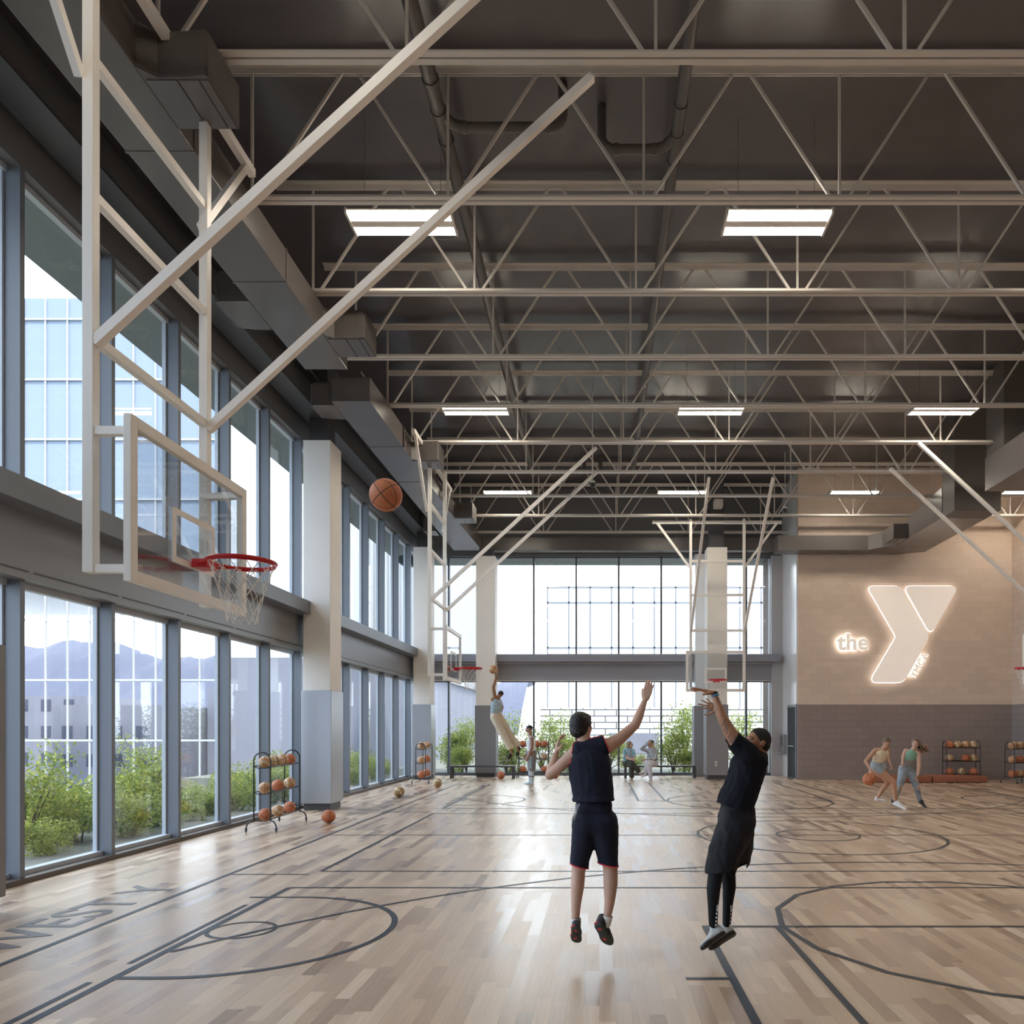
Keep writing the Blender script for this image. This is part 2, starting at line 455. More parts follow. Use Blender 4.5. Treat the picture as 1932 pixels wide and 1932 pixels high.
t = B(); box(t, XS-.106, XS-.10, 24.45, 24.55, 1.0, 1.30); obj('spout_recess', t, M_bench, e, world=True)

# ------------------------------------------------------------------ roof steel
# edge beams along the side wall
e = empty('edge_beam', (-5.6, 9, 7.6), 0, 'dark steel beam running along the top of the side windows', 'beam')
t = B(); box(t, -5.80, -5.40, Y0, 24.4, 7.66, 7.70); box(t, -5.80, -5.40, Y0, 24.4, 8.26, 8.30); box(t, -5.62, -5.58, Y0, 24.4, 7.70, 8.26)
obj('flange_and_web', t, M_steel_dark, e, world=True)
# open web joists
HB = 1.6+6.309; HT = 1.6+7.82
def joist_geo(x0, x1):
    c = B()
    for s in (-1, 1):
        a, b = (.010*s, .072*s) if s > 0 else (-.072, -.010)
        box(c, x0, x1, a, b, 0, .012)
        box(c, x0, x1, *( (.010, .022) if s > 0 else (-.022, -.010) ), .012, .065)
    t = B()
    for s in (-1, 1):
        a, b = (.010, .085) if s > 0 else (-.085, -.010)
        box(t, x0, x1, a, b, HT-HB+.06, HT-HB+.075)
        box(t, x0, x1, *( (.010, .022) if s > 0 else (-.022, -.010) ), HT-HB, HT-HB+.06)
    w = []
    P = 2.345; n0 = math.floor((x0-.53)/P)-1
    H = HT-HB+.03
    for k in range(n0, n0+14):
        x = .53 + P*k
        if x0+.05 < x < x1-.05: w.append(((x, 0, .02), (x, 0, H), .028))
        for s in (-1, 1):
            xb, xt = x + s*.10, x + s*(P/2-.09)
            lo, hi = min(xb, xt), max(xb, xt)
            if lo > x1-.05 or hi < x0+.05: continue
            a, b = Vector((xb, 0, .03)), Vector((xt, 0, H))
            if xt < x0: 
                f = (x0+.02-xb)/(xt-xb); b = a.lerp(b, f)
            if xt > x1:
                f = (x1-.02-xb)/(xt-xb); b = a.lerp(b, f)
            if xb < x0: 
                f = (x0+.02-xb)/(xt-xb); a = a.lerp(b, f)
            if xb > x1:
                f = (x1-.02-xb)/(xt-xb); a = a.lerp(b, f)
            w.append((tuple(a), tuple(b), .032))
    wb = B()
    for a, b, r in w: bar(wb, a, b, r, r, hint=(0,1,0))
    return c, t, wb
ORD = ['nearest the camera', 'second from the camera', 'third from the camera', 'fourth from the camera', 'fifth from the camera',
       'sixth from the camera', 'seventh from the camera', 'eighth from the camera', 'ninth, last before the block wall', 'farthest, against the far windows']
proto = {}
for key, x1 in (('long', XR-.01), ('short', XS-.01)):
    c, t, wb = joist_geo(-4.70, x1)
    proto[key] = []
    for nm, q in (('bottom_chord', c), ('top_chord', t), ('web', wb)):
        me = bpy.data.meshes.new(nm); q.to_mesh(me); q.free(); me.materials.append(M_offwhite); proto[key].append((nm, me))
for k in range(-6, 10):
    y = 7.013 + 1.8947*k - .02
    if y < Y0+.3: continue
    lab = None
    e = empty('roof_joist', (0, y, HB), 0, ('off white open web roof joist crossing overhead, ' + ORD[k]) if k >= 0 else 'off white open web roof joist overhead, behind or above the camera', 'joist', 'open web roof joists')
    for nm, me in proto['short' if k == 9 else 'long']:
        o = bpy.data.objects.new(nm, me); link(o, e)
# purlin shadow battens on the deck
# ------------------------------------------------------------------ ducts
ZB = 7.43; ZT = 7.865
def duct(name, label, parts, seams=()):
    e = empty(name, parts[0][0], 0, label, 'duct', 'grey brown air ducts')
    return e
def boxpart(e, nm, b, m, bev=.01):
    t = B(); box(t, *b, bev); return obj(nm, t, m, e, world=True)
e = empty('air_duct', (-4.45, 3, ZB), 0, 'wide flat air duct above the side windows, section nearest the camera', 'duct', 'flat air ducts')
boxpart(e, 'body', (-4.79, -4.10, Y0, 12.08, ZB, ZT), M_duct)
for y in (0.9, 3.1, 5.3, 7.5, 9.7):
    boxpart(e, 'seam_flange', (-4.80, -4.092, y, y+.03, ZB-.006, ZT+.006), M_duct, 0)
e = empty('air_duct', (-4.45, 18, ZB), 0, 'wide flat air duct above the side windows, section beyond the first pale column', 'duct', 'flat air ducts')
t = B(); prism(t, [(-4.79,13.25),(-4.10,13.25),(-4.05,20.0),(-3.86,24.40),(-4.79,24.40)], ZB, ZT); obj('body', t, M_duct, e, world=True)
for y in (15.4, 17.6, 19.8):
    boxpart(e, 'seam_flange', (-4.80, -4.05, y, y+.03, ZB-.006, ZT+.006), M_duct, 0)
e = empty('air_duct', (1, 24.6, ZB), 0, 'long flat duct crossing above the far windows', 'duct', 'flat air ducts')
boxpart(e, 'body', (-3.855, 6.08, 24.42, 24.87, ZB, ZT), M_duct)
for x in (-1.4, 1.2, 3.8): boxpart(e, 'seam_flange', (x, x+.03, 24.412, 24.87, ZB-.006, ZT+.006), M_duct, 0)
# run above the block wall, bending towards the right wall
ZR = 6.93
e = empty('air_duct', (8, 22, ZR), 0, 'duct with a bent end above the lit wall sign', 'duct', 'flat air ducts')
t = B(); prism(t, [(5.35,22.25),(8.05,22.25),(8.35,21.9),(8.70,21.75),(9.86,21.75),(9.86,22.5),(9.0,22.84),(5.35,22.84)], ZR, ZR+.44); obj('body', t, M_duct, e, world=True)
t = B(); box(t, 8.70, 9.86, 18.85, 21.74, ZR, ZR+.45, .01)
for v in t.verts:
    if v.co.y < 19.2 and v.co.z > ZR+.2: v.co.z += .35
obj('branch', t, M_duct, e, world=True)
t = B(); box(t, 8.71, 9.85, 18.2, 18.84, ZR, ZD-.01, .01); obj('riser', t, M_duct_dark, e, world=True)
e = empty('air_duct', (9.3, 10, ZR), 0, 'deep duct high along the right wall, cut by the picture edge', 'duct', 'flat air ducts')
t = B(); box(t, 8.70, 9.95, 2.0, 16.75, ZR, ZR+.75, .01); obj('body', t, M_duct, e, world=True)
t = B(); box(t, 8.72, 9.5, 16.0, 16.73, ZR+.75, ZD-.01, .01); obj('riser', t, M_duct_dark, e, world=True)
# side outlets of the window duct
def outlet(x0, x1, y0, y1, label, side=1):
    e = empty('duct_outlet', ((x0+x1)/2, y0, ZB), 0, label, 'duct outlet', 'slotted outlet boxes on the window duct')
    c = .13
    if side > 0: poly = [(x0, y0-.05), (x0+c, y0+.06), (x0+c*3.2, y0+.05), (x1-.02, y0+.03), (x1, y0+.06), (x1, y1), (x0, y1)]
    else: poly = [(x1, y0), (x1, y1+.04), (x0+.2, y1+.04), (x0, y1), (x0, y0)]
    t = B(); prism(t, poly, ZB+.004, ZT-.02); obj('plenum', t, M_duct_dark if side > 0 else M_duct, e, world=True)
    if side > 0:
        t = B(); box(t, x0+.02, x0+.29, y0+.08, y1-.02, ZB-.006, ZB+.004); obj('base_panel', t, M_duct, e, world=True)
        t = B(); box(t, x0+.31, x1-.10, y0+.08, y1-.02, ZB-.006, ZB+.004); box(t, x1-.085, x1-.01, y0+.08, y1-.02, ZB-.006, ZB+.004); obj('slot_grille', t, M_duct, e, world=True)
    else:
        t = B()
        for i in range(3): box(t, x0-.012-.02*i, x0-.002-.02*i, y0+.02, y1-.02, ZB+.004, ZT-.04)
        obj('louvre', t, M_panel, e, world=True)
for y, l in ((6.60,'nearest the camera'), (11.05,'second from the camera'), (16.13,'third from the camera'), (20.56,'smallest, near the far corner')):
    outlet(-4.098, -3.51, y, y+.63, 'dark slotted outlet box on the window duct, '+l)
outlet(-5.22, -4.80, 10.15, 10.84, 'pale louvred box on the window side of the near duct', -1)
outlet(-5.18, -4.80, 13.42, 14.0, 'pale louvred box beside the large pale column top', -1)
outlet(-5.18, -4.86, 22.0, 22.5, 'small louvred box above the far corner column', -1)
e = empty('duct_outlet', (8.6, 21.2, ZR), 0, 'small dark outlet box on the bent duct above the sign', 'duct outlet')
t = B(); box(t, 8.28, 8.698, 20.9, 21.5, ZR+.01, ZR+.42, .01); obj('plenum', t, M_duct_dark, e, world=True)
t = B(); box(t, 8.30, 8.44, 20.93, 21.47, ZR-.004, ZR+.01); box(t, 8.47, 8.66, 20.93, 21.47, ZR-.004, ZR+.01); obj('slot_grille', t, M_duct, e, world=True)

# ------------------------------------------------------------------ drain pipes
def pipe(label, X, r, ybr, xe, yb2):
    e = empty('drain_pipe', (X, 9, 9.1), 0, label, 'pipe', 'roof drain pipes')
    t = B(); tube(t, [(X, Y0+.05, 9.1), (X, yb2, 9.1)], r, 16); obj('main_run', t, M_pipe, e, smooth=.6, world=True)
    for y in (ybr-.62, ybr-.18, ybr+.28):
        t = B(); tube(t, [(X, y-.025, 9.1), (X, y+.025, 9.1)], r*1.16, 16); obj('collar', t, M_pipe, e, smooth=.6, world=True)
    for (yb, xx) in ((ybr, xe), (yb2-.08, xe)):
        s = 1 if xx > X else -1; rb = .058
        t = B()
        pts = [(X, yb-.16, 9.1), (X+s*.14, yb, 9.08), (X+s*.25, yb+.02, 9.06)]
        tube(t, [Vector(p) for p in pts], rb*1.1, 12)
        el = [(X+s*.22, yb+.02, 9.06)]
        n = 8; R = .16; dx = abs(xx-X)-R
        el.append((X+s*dx, yb+.02, 9.06))
        for i in range(1, n+1):
            a = i/n*PI/2; el.append((X+s*(dx+R*math.sin(a)), yb+.02, 9.06+R*(1-math.cos(a))))
        el.append((xx, yb+.02, 9.60))
        tube(t, el, rb, 12); obj('branch', t, M_pipe, e, smooth=.7, world=True)
        for (cx, cz) in ((X+s*.28, 9.06), (X+s*(dx-.03), 9.06)):
            t = B(); tube(t, [(cx-.03, yb+.02, cz), (cx+.03, yb+.02, cz)], rb*1.18, 12); obj('coupling', t, M_pipe, e, smooth=.6, world=True)
pipe('brown drain pipe under the roof, nearer the side windows', -1.955, .088, 9.2, -.455, 21.9)
pipe('brown drain pipe under the roof, nearer the lit wall sign', .978, .075, 9.55, .03, 21.9)

# ------------------------------------------------------------------ lamps
ZLAMP = 8.213
def lampfix(x, y, label):
    e = empty('ceiling_lamp', (x, y, ZLAMP), 0, label, 'lamp', 'twin strip high bay lamps')
    t = B(); w, d = .66, .235
    box(t, -w-.03, w+.03, -.06, .06, 0, .03); box(t, -w-.03, -w, -d, d, -.01, .06); box(t, w, w+.03, -d, d, -.01, .06)
    for s in (-1, 1): box(t, -w, w, min(s*.07, s*.225), max(s*.07, s*.225), .03, .05)
    obj('housing', t, M_offwhite, e)
    for s in (-1, 1):
        t = B(); box(t, -w, w, min(s*.080, s*.215), max(s*.080, s*.215), -.004, .028); obj('diffuser', t, M_lamp, e)
    for s in (-1, 1):
        t = B(); bar(t, (s*.5, 0, .03), (s*.5, 0, ZD-ZLAMP-.01), .005); obj('hanger_wire', t, M_duct, e)
rows = [(4.10,'above the camera'), (9.745,'row nearest the camera'), (15.47,'middle row'), (21.05,'far row')]
colsx = [(-2.585,'closest to the side windows'), (2.32,'over the centre of the court'), (7.18,'over the sign side of the court'), (12.02,'by the right wall')]
for y, rl in rows:
    for x, cl in colsx:
        lampfix(x, y, 'lit twin strip ceiling lamp, %s, %s' % (rl, cl))

# ------------------------------------------------------------------ painted court
zline = .0022
def seg(bm, x0, y0, x1, y1, w):
    w *= .84
    a, b = Vector((x0, y0, 0)), Vector((x1, y1, 0)); d = (b-a).normalized(); n = Vector((-d.y, d.x, 0))*w/2
    q = [a-n, b-n, b+n, a+n]
    global zline; zline += .000012
    bm.faces.new([bm.verts.new((p.x, p.y, zline)) for p in q])
def arc(bm, cx, cy, rx, ry, a0, a1, w, n=40):
    w *= .84
    global zline; zline += .000012
    L, R = [], []
    for i in range(n+1):
        t = math.radians(a0+(a1-a0)*i/n); c, s = math.cos(t), math.sin(t)
        L.append((cx+(rx-w/2)*c, cy+(ry-w/2)*s, zline)); R.append((cx+(rx+w/2)*c, cy+(ry+w/2)*s, zline))
    quadstrip(bm, L, R)
bm = B(); CX = 3.25; CY = 11.05
seg(bm, -4.04, 1.0, -4.04, 21.7, .06); seg(bm, 2*CX+4.04, 1.0, 2*CX+4.04, 21.7, .06)
def m2(x, y, mx, my): return (2*CX-x if mx else x, 2*CY-y if my else y)
def mseg(x0, y0, x1, y1, w):
    for mx in (0, 1):
        for my in (0, 1):
            a = m2(x0, y0, mx, my); b = m2(x1, y1, mx, my); seg(bm, *a, *b, w)
mseg(-3.10, 1.2, -3.10, 7.42, .065); mseg(-3.19, 5.03, -3.19, 6.70, .045); mseg(-3.20, 1.4, -3.20, 4.66, .05)
mseg(-3.10, 7.42, CX, 7.42, .05)
mseg(-3.10, 8.27, -3.10, CY, .055); mseg(-3.10, 8.27, CX, 8.27, .045)
seg(bm, -4.04, 8.09, -3.17, 8.09, .04); seg(bm, 2*CX+4.04, 8.09, 2*CX+3.17, 8.09, .04)
seg(bm, -4.04, CY, 2*CX+4.04, CY, .045)
seg(bm, -4.04, 14.05, -3.17, 14.05, .04); seg(bm, 2*CX+4.04, 14.05, 2*CX+3.17, 14.05, .04)
for cx, mx in ((-3.10, 0), (2*CX+3.10, 1)):
    s = -1 if mx else 1
    for cy in (5.87, 2*CY-5.65):
        arc(bm, cx+s*.28, cy, 1.16*1, 1.13, 90 if mx else -90, 270 if mx else 90, .06)
        seg(bm, cx, cy-1.13, cx+s*.28, cy-1.13, .06); seg(bm, cx-s*.2, cy+1.13, cx+s*.28, cy+1.13, .05)
        arc(bm, cx+s*.27, cy+.0, .25, .24, 0, 360, .038, 28)
arc(bm, CX, CY, 1.78, 1.72, 0, 360, .055, 24); arc(bm, CX, CY, .6, .58, 0, 360, .045, 20)
for my in (0, 1):
    cy = 5.97 if not my else 16.2; s = 1 if not my else -1
    arc(bm, CX, cy, 1.78, 1.75, 0, 360, .06, 18)
    seg(bm, CX-2.42, cy, CX+2.42, cy, .055)
    for sx in (-1, 1):
        seg(bm, CX+sx*2.40, cy, CX+sx*2.40, cy-s*5.3, .065); seg(bm, CX+sx*1.82, cy, CX+sx*1.82, cy-s*5.3, .055)
        seg(bm, CX+sx*2.42, cy-s*1.24, CX+sx*2.70, cy-s*1.24, .05)
    c0 = 1.32 if not my else 20.78
    arc(bm, CX+.05, c0, 7.5, 7.5, (32 if not my else -148), (148 if not my else -32), .05, 70)
struct('floor_markings', bm, M_line)
def textmesh(txt, size, ext=.0, offset=0.0, res=4, spacing=1.0, bevel=0.0):
    cu = bpy.data.curves.new('t', 'FONT'); cu.body = txt; cu.size = size; cu.extrude = ext; cu.offset = offset
    cu.resolution_u = res; cu.space_character = spacing; cu.bevel_depth = bevel; cu.bevel_resolution = 1
    o = bpy.data.objects.new('t', cu); COL.objects.link(o)
    bpy.context.view_layer.update()
    dg = bpy.context.evaluated_depsgraph_get()
    me = bpy.data.meshes.new_from_object(o.evaluated_get(dg))
    bpy.data.objects.remove(o); bpy.data.curves.remove(cu)
    b = B(); b.from_mesh(me); bpy.data.meshes.remove(me); return b
t = textmesh('WEST Y', .66, .0012, .006, 4, 1.0)
t.transform(Matrix.Translation((-4.23, 5.22, .0015)) @ Matrix.Rotation(PI/2, 4, 'Z'))
struct('floor_lettering', t, M_stain)
bm = B()
rr = random.Random(3)
y = 13.7
while y < 19.2:
    x0 = -4.28-rr.choice((0, 0, .05)); x1 = -4.70+rr.choice((0, 0, .12, .2))
    seg(bm, x0, y, x1, y, rr.choice((.05, .06, .09)))
    if rr.random() < .45: seg(bm, x1, y, x1, y+.2, .05)
    y += rr.choice((.15, .18, .22))
struct('floor_lettering_far', bm, M_stain)

# baseboards
bm = B(); box(bm, XS+.0, XR, YS-.02, YS, 0, .10); struct('baseboard_sign', bm, M_cmu)
# door in the right wall
e = empty('door_2', (XR, 20.6, 0)); e['kind'] = 'structure'
t = B(); box(t, XR-.03, XR-.001, 20.0, 20.07, 0, 2.3); box(t, XR-.03, XR-.001, 21.1, 21.17, 0, 2.3); box(t, XR-.03, XR-.001, 20.07, 21.1, 2.22, 2.3); obj('door_frame', t, M_panel, e, world=True)
t = B(); box(t, XR-.015, XR-.001, 20.08, 21.09, .01, 2.21); obj('door_leaf', t, M_panel, e, world=True)
t = B(); bar(t, (XR-.05, 20.2, 1.0), (XR-.05, 20.4, 1.0), .03); obj('door_handle', t, M_steel, e, world=True)
# ------------------------------------------------------------------ hoops
HBM = 1.216
def make_hoop(name, loc, rz, label):
    e = empty(name, loc, rz, label, 'basketball hoop', 'ceiling hung basketball hoops')
    z0, z1 = 2.665, 3.88; hw = .88
    # backboard frame (local x faces the court, y runs across the board)
    t = B()
    for s in (-1, 1): box(t, -.057, 0, s*hw-(.08 if s > 0 else 0), s*hw+(0 if s > 0 else .08), z0, z1, .004)
    box(t, -.057, 0, -hw+.08, hw-.08, z0, z0+.085, .004); box(t, -.057, 0, -hw+.08, hw-.08, z1-.085, z1, .004)
    f = obj('backboard_frame', t, M_hoop, e)
    t = B(); box(t, -.036, -.024, -hw+.07, hw-.07, z0+.075, z1-.075); obj('backboard_glass', t, M_bglass, f)
    t = B(); a, b = 2.93, 3.37
    for s in (-1, 1): box(t, -.022, -.016, s*.30-.025, s*.30+.025, a, b)
    box(t, -.022, -.016, -.275, .275, a, a+.05); box(t, -.022, -.016, -.275, .275, b-.05, b)
    obj('target_square', t, M_hoop, f)
    # rim
    zr = 2.994; R = .265; cx = .38
    t = B(); tube(t, [(cx+R*math.cos(i/40*2*PI), R*math.sin(i/40*2*PI), zr) for i in range(40)], .0125, 8, closed=True)
    r = obj('rim', t, M_red, e, smooth=True)
    t = B()
    box(t, 0.002, .13, -.09, .09, zr-.06, zr+.012, .004)
    for s in (-1, 1):
        bar(t, (.06, s*.09, zr-.03), (cx-.17, s*.21, zr-.008), .012, .03)
    prism(t, [(.10,-.09), (cx-R+.02,-.05), (cx-R+.02,.05), (.10,.09)], zr-.035, zr+.006)
    obj('bracket', t, M_red, r)
    # flange plates hanging under the front half of the ring
    t = B(); n = 14
    for i in range(n):
        a0 = -2.2+4.4*i/n; a1 = -2.2+4.4*(i+1)/n
        p = [Vector((cx+(R)*math.cos(a), R*math.sin(a), z)) for a, z in ((a0, zr), (a1, zr), (a1, zr-.028), (a0, zr-.028))]
        q = [Vector((cx+(R-.006)*math.cos(a), (R-.006)*math.sin(a), z)) for a, z in ((a0, zr), (a1, zr), (a1, zr-.028), (a0, zr-.028))]
        P_ = [t.verts.new(v) for v in p]; Q_ = [t.verts.new(v) for v in q]
        t.faces.new(P_); t.faces.new(Q_[::-1]); t.faces.new((P_[3], P_[2], Q_[2], Q_[3]))
    obj('net_collar', t, M_red, r)
    # net: two families of cords crossing
    t = B(); N = 12; Hn = .50; steps = 15
    def rad(u): return .258 - .138*min(1, u*1.12)**.85 + (.008*max(0, (u-.85))/.15)
    for fam in (-1, 1):
        for i in range(N):
            pts = []
            for s in range(steps+1):
                u = s/steps; ang = 2*PI*(i/N) + fam*u*2*PI*(3.0/N)*1.0
                rr_ = rad(u); pts.append((cx+rr_*math.cos(ang), rr_*math.sin(ang), zr-.01-u*Hn))
            tube(t, pts, .0036, 4, caps=False)
    obj('net', t, M_net, e)
    # drop frame
    pa, pb = -.69, .92; xp = -.42
    for y in (pa, pb):
        t = B(); box(t, xp-.04, xp+.04, y-.04, y+.04, 2.76, HB-.012, .004); obj('mast', t, M_hoop, e)
    for z in (4.53, 5.60, 6.62):
        t = B(); box(t, xp-.03, xp+.03, pa+.04, pb-.04, z-.035, z+.035); obj('cross_member', t, M_hoop, e)
    for y, yb in ((pa, -hw+.04), (pb, hw-.04)):
        for z in (3.82, 2.79):
            t = B(); bar(t, (xp, y if y < 0 else .89, z), (-.05, y if y < 0 else .85, z), .06, .06); obj('board_arm', t, M_hoop, e)
    for y in (pa, pb):
        t = B(); bar(t, (xp+.03, y, 4.48), (xp+3.74, y, HB-.02), .07, .07, hint=(0,1,0)); obj('diagonal_brace', t, M_hoop, e)
    t = B()
    box(t, xp-.12, xp+.0-.045, pa-1.15, pb+1.15, HB-.14, HB-.05)
    for y, s in ((pa, -1), (pb, 1)): bar(t, (xp-.06, y+s*.03, 6.45), (xp-.08, y+s*1.02, HB-.1), .055, .07, hint=(1,0,0))
    obj('header_beam', t, M_hoop, e)
    return e
h1 = make_hoop('basketball_hoop', (-3.39, 6.25, 0), 0, 'white framed glass backboard and red rim hanging large at the near window side')
copy_tree(h1, (-3.39, 17.35, 0), 0, 'far hoop hanging at the window side beside the dunking player')
copy_tree(h1, (3.44, 21.95, 0), -PI/2, 'hoop facing the camera in front of the far window wall')
copy_tree(h1, (10.36, 17.30, 0), PI, 'hoop on the sign wall side, cut off by the picture edge')

# ------------------------------------------------------------------ balls
def ball_mesh(kind, seg=32):
    t = B(); bmesh.ops.create_uvsphere(t, u_segments=seg, v_segments=seg//2, radius=1.0)
    for f in t.faces: f.smooth = True
    me = bpy.data.meshes.new('basketball'); t.to_mesh(me); t.free(); me.materials.append(BALLM[kind]); return me
BM_ = {k: ball_mesh(k) for k in 'otc'}
rb = random.Random(11)
def ball(x, y, z, r, kind, label, group=None, rot=None):
    o = bpy.data.objects.new('basketball', BM_[kind]); COL.objects.link(o)
    o.location = (x, y, z); o.scale = (r, r, r)
    o.rotation_euler = rot or (rb.uniform(0, 6), rb.uniform(0, 6), rb.uniform(0, 6))
    tag(o, label, 'ball', group); return o
def ballpx(px, py, Y, r, kind, label, rot=None):
    p = W(px, py, Y); return ball(p.x, p.y, max(r, p.z), r, kind, label, None, rot)
ballpx(728, 934, 5.62, .122, 'o', 'orange basketball flying through the air between the near hoop and the players', (.3,.9,.2))
p = FL(620, 1553); ball(p.x, p.y, .113, .113, 'o', 'plain orange basketball on the floor beside the large pale column', None, (1.35,.15,.5))
p = FL(753, 1504); ball(p.x, p.y, .125, .125, 'c', 'ochre and cream basketball alone on the floor near the side windows', None, (.6,.9,.2))
p = FL(825.5, 1486); ball(p.x, p.y, .125, .125, 'c', 'ochre and cream basketball on the floor just in front of the small ball rack', None, (.4,.7,.5))
p = FL(945, 1470); ball(p.x, p.y, .125, .125, 'o', 'orange basketball on the floor under the far bench near the column')
p = FL(1048, 1468); ball(p.x, p.y, .12, .12, 'o', 'tan orange basketball on the floor behind the elbow of the jumping defender')
p = FL(1080, 1467); ball(p.x, p.y, .12, .12, 'c', 'brown basketball on the floor hidden partly behind the defender in navy')

# ------------------------------------------------------------------ ball racks
def make_rack(L, Wd, H, loc, rz, label, tiers=(.20,.61,1.01), spread=.10):
    """long axis = local y"""
    e = empty('ball_rack', loc, rz, label, 'ball rack', 'wheeled basketball racks')
    r = .011; x = Wd/2
    for i, y in enumerate((0, L)):
        t = B(); pts = [(-x, y, .17), (-x, y, H-x)]
        for k in range(1, 12):
            a = PI-k/12*PI; pts.append((x*math.cos(a), y, H-x+x*math.sin(a)))
        pts += [(x, y, H-x), (x, y, .17)]
        tube(t, pts, r, 8); obj('end_frame', t, M_black, e, smooth=.6)
    for z in tiers:
        t = B()
        for s in (-1, 1): tube(t, [(s*x, 0, z), (s*x, L, z)], r*.8, 6); tube(t, [(s*x*.45, 0, z-.03), (s*x*.45, L, z-.03)], r*.5, 5)
        for y in (0, L): tube(t, [(-x, y, z), (-x*.45, y, z-.03), (x*.45, y, z-.03), (x, y, z)], r*.7, 6)
        obj('shelf_rail', t, M_black, e, smooth=.6)
    for y, sy in ((0, -1), (L, 1)):
        for s in (-1, 1):
            t = B(); pts = []
            for k in range(7):
                a = k/6*PI/2
                pts.append((s*(x+spread*math.sin(a)), y+sy*spread*.35*math.sin(a), .06+.12*math.cos(a)))
            tube(t, pts, r, 8); leg = obj('leg', t, M_black, e, smooth=.6)
            t = B(); q = pts[-1]
            sphere(t, (q[0], q[1], .022), .022, 10, 8, (.6,1,1)); box(t, q[0]-.014, q[0]+.014, q[1]-.014, q[1]+.014, .035, .066)
            obj('caster', t, M_black, leg)
    return e
def fill(rack_loc, rz, L, tiers, rows, r, where):
    """rows: list of strings of ball kinds, top tier first; spaces leave a gap"""
    names = ['top', 'middle', 'bottom']; M = Matrix.Translation(rack_loc) @ Matrix.Rotation(rz, 4, 'Z')
    kn = {'o': 'orange', 't': 'tan and cream', 'c': 'ochre and cream'}
    for (z, row, nm) in zip(tiers[::-1], rows, names):
        n = len(row)
        for i, k in enumerate(row):
            if k == ' ': continue
            p = M @ Vector((0, r+.02 + (L-2*r-.04)*(i/(n-1) if n > 1 else .5), z + r*.62))
            ends = ['nearest end'] + ['slot %s' % w for w in ('two', 'three', 'four')][:n-2] + ['far end']
            ball(p.x, p.y, p.z, r, k, '%s basketball, %s shelf of %s, %s' % (kn[k], nm, where, ends[i]), 'basketballs stored on the racks')
T3 = (.20, .61, 1.01)
R1 = (-5.16, 11.35, 0); make_rack(1.30, .25, 1.22, R1, math.radians(3.5), 'black wheeled ball rack standing beside the large pale column', T3)
fill(R1, math.radians(3.5), 1.30, T3, ['tcto', 'tot', 'oto'], .095, 'large near rack')
R2 = (-5.05, 20.95, 0); make_rack(1.0, .27, 1.16, R2, math.radians(2), 'small black ball rack in front of the far corner column', T3)
fill(R2, math.radians(2), 1.0, T3, ['tt', 'to', 'oo'], .115, 'far corner rack')
make_rack(.95, .28, 1.18, (-2.58, 23.75, 0), -PI/2, 'black ball rack behind the man in the white tank top', T3)
def fill_row(x0, L, y, tiers, rows, r, where):
    names = ['top', 'middle', 'bottom']; kn = {'o': 'orange', 't': 'tan and cream', 'c': 'ochre and cream'}
    wd = ['window side end', 'second along', 'third along', 'sign side end']
    for z, row, nm in zip(tiers[::-1], rows, names):
        n = len(row)
        for i, k in enumerate(row):
            if k == ' ': continue
            ball(x0+r+.02+(L-2*r-.04)*i/(n-1), y, z+r*.62, r, k, '%s basketball, %s shelf of %s, %s' % (kn[k], nm, where, wd[i]), 'basketballs stored on the racks')
fill_row(-2.58, .95, 23.75, T3, ['o oo', '   c', 'o  o'], .115, 'rack behind the standing man')
make_rack(.95, .28, 1.18, (-.58, 23.75, 0), -PI/2, 'black ball rack mostly hidden behind the defender in navy', T3)
fill_row(-.58, .95, 23.75, T3, ['oo o', 'o  c', ' o  '], .115, 'rack behind the defender')
make_rack(1.0, .26, 1.20, (10.40, 22.35, 0), -PI/2, 'black ball rack against the block wall behind the brown mats', T3)
fill_row(10.40, 1.0, 22.35, T3, ['octc', 'c oc', 'oco'], .12, 'rack behind the brown mats')
R6 = (11.72, 21.2, 0); make_rack(.9, .28, 1.20, R6, math.radians(-62), 'black wheeled ball rack by the right wall, cut by the picture edge', T3)
fill(R6, math.radians(-62), .9, T3, ['tco', 'tot', 'oto'], .12, 'rack at the right wall')

# ------------------------------------------------------------------ benches
def bench(x0, x1, y, label):
    e = empty('bench', ((x0+x1)/2, y, 0), 0, label, 'bench', 'long low benches at the far windows')
    t = B(); box(t, x0, x1, y-.17, y+.17, .345, .40, .006); obj('seat', t, M_bench, e, world=True)
    for x in (x0+.03, x1-.03):
        t = B()
        for s in (-1, 1): box(t, x-.035, x+.035, y+s*.15-.025, y+s*.15+.025, 0, .345)
        box(t, x-.03, x+.03, y-.13, y+.13, .04, .08); obj('leg', t, M_bench, e, world=True)
bench(-4.72, -2.70, 23.62, 'long dark bench at the far windows under the dunking player')
bench(.80, 3.06, 23.70, 'long dark bench where two women sit by the far windows')

# ------------------------------------------------------------------ floor mats
def floormat_(x0, x1, label):
    e = empty('gym_mat', ((x0+x1)/2, 21.9, 0), 0, label, 'mat', 'brown crash mats along the block wall')
    t = B(); box(t, x0, x1, 21.55, 22.15, .012, .235, .03)
    for v in t.verts:
        if v.co.x > x1-.05 and v.co.z > .12: v.co.z -= .045
        if v.co.x < x0+.05 and v.co.z > .12: v.co.z -= .02
    obj('cover', t, M_mat_o, e, smooth=.6, world=True)
    t = B(); box(t, x0+.03, x1-.03, 21.57, 22.13, 0, .014); obj('underside', t, M_black, e, world=True)
floormat_(8.02, 9.66, 'orange brown crash mat behind the two girls')
floormat_(9.70, 11.28, 'darker brown crash mat in front of the ball rack at the block wall')

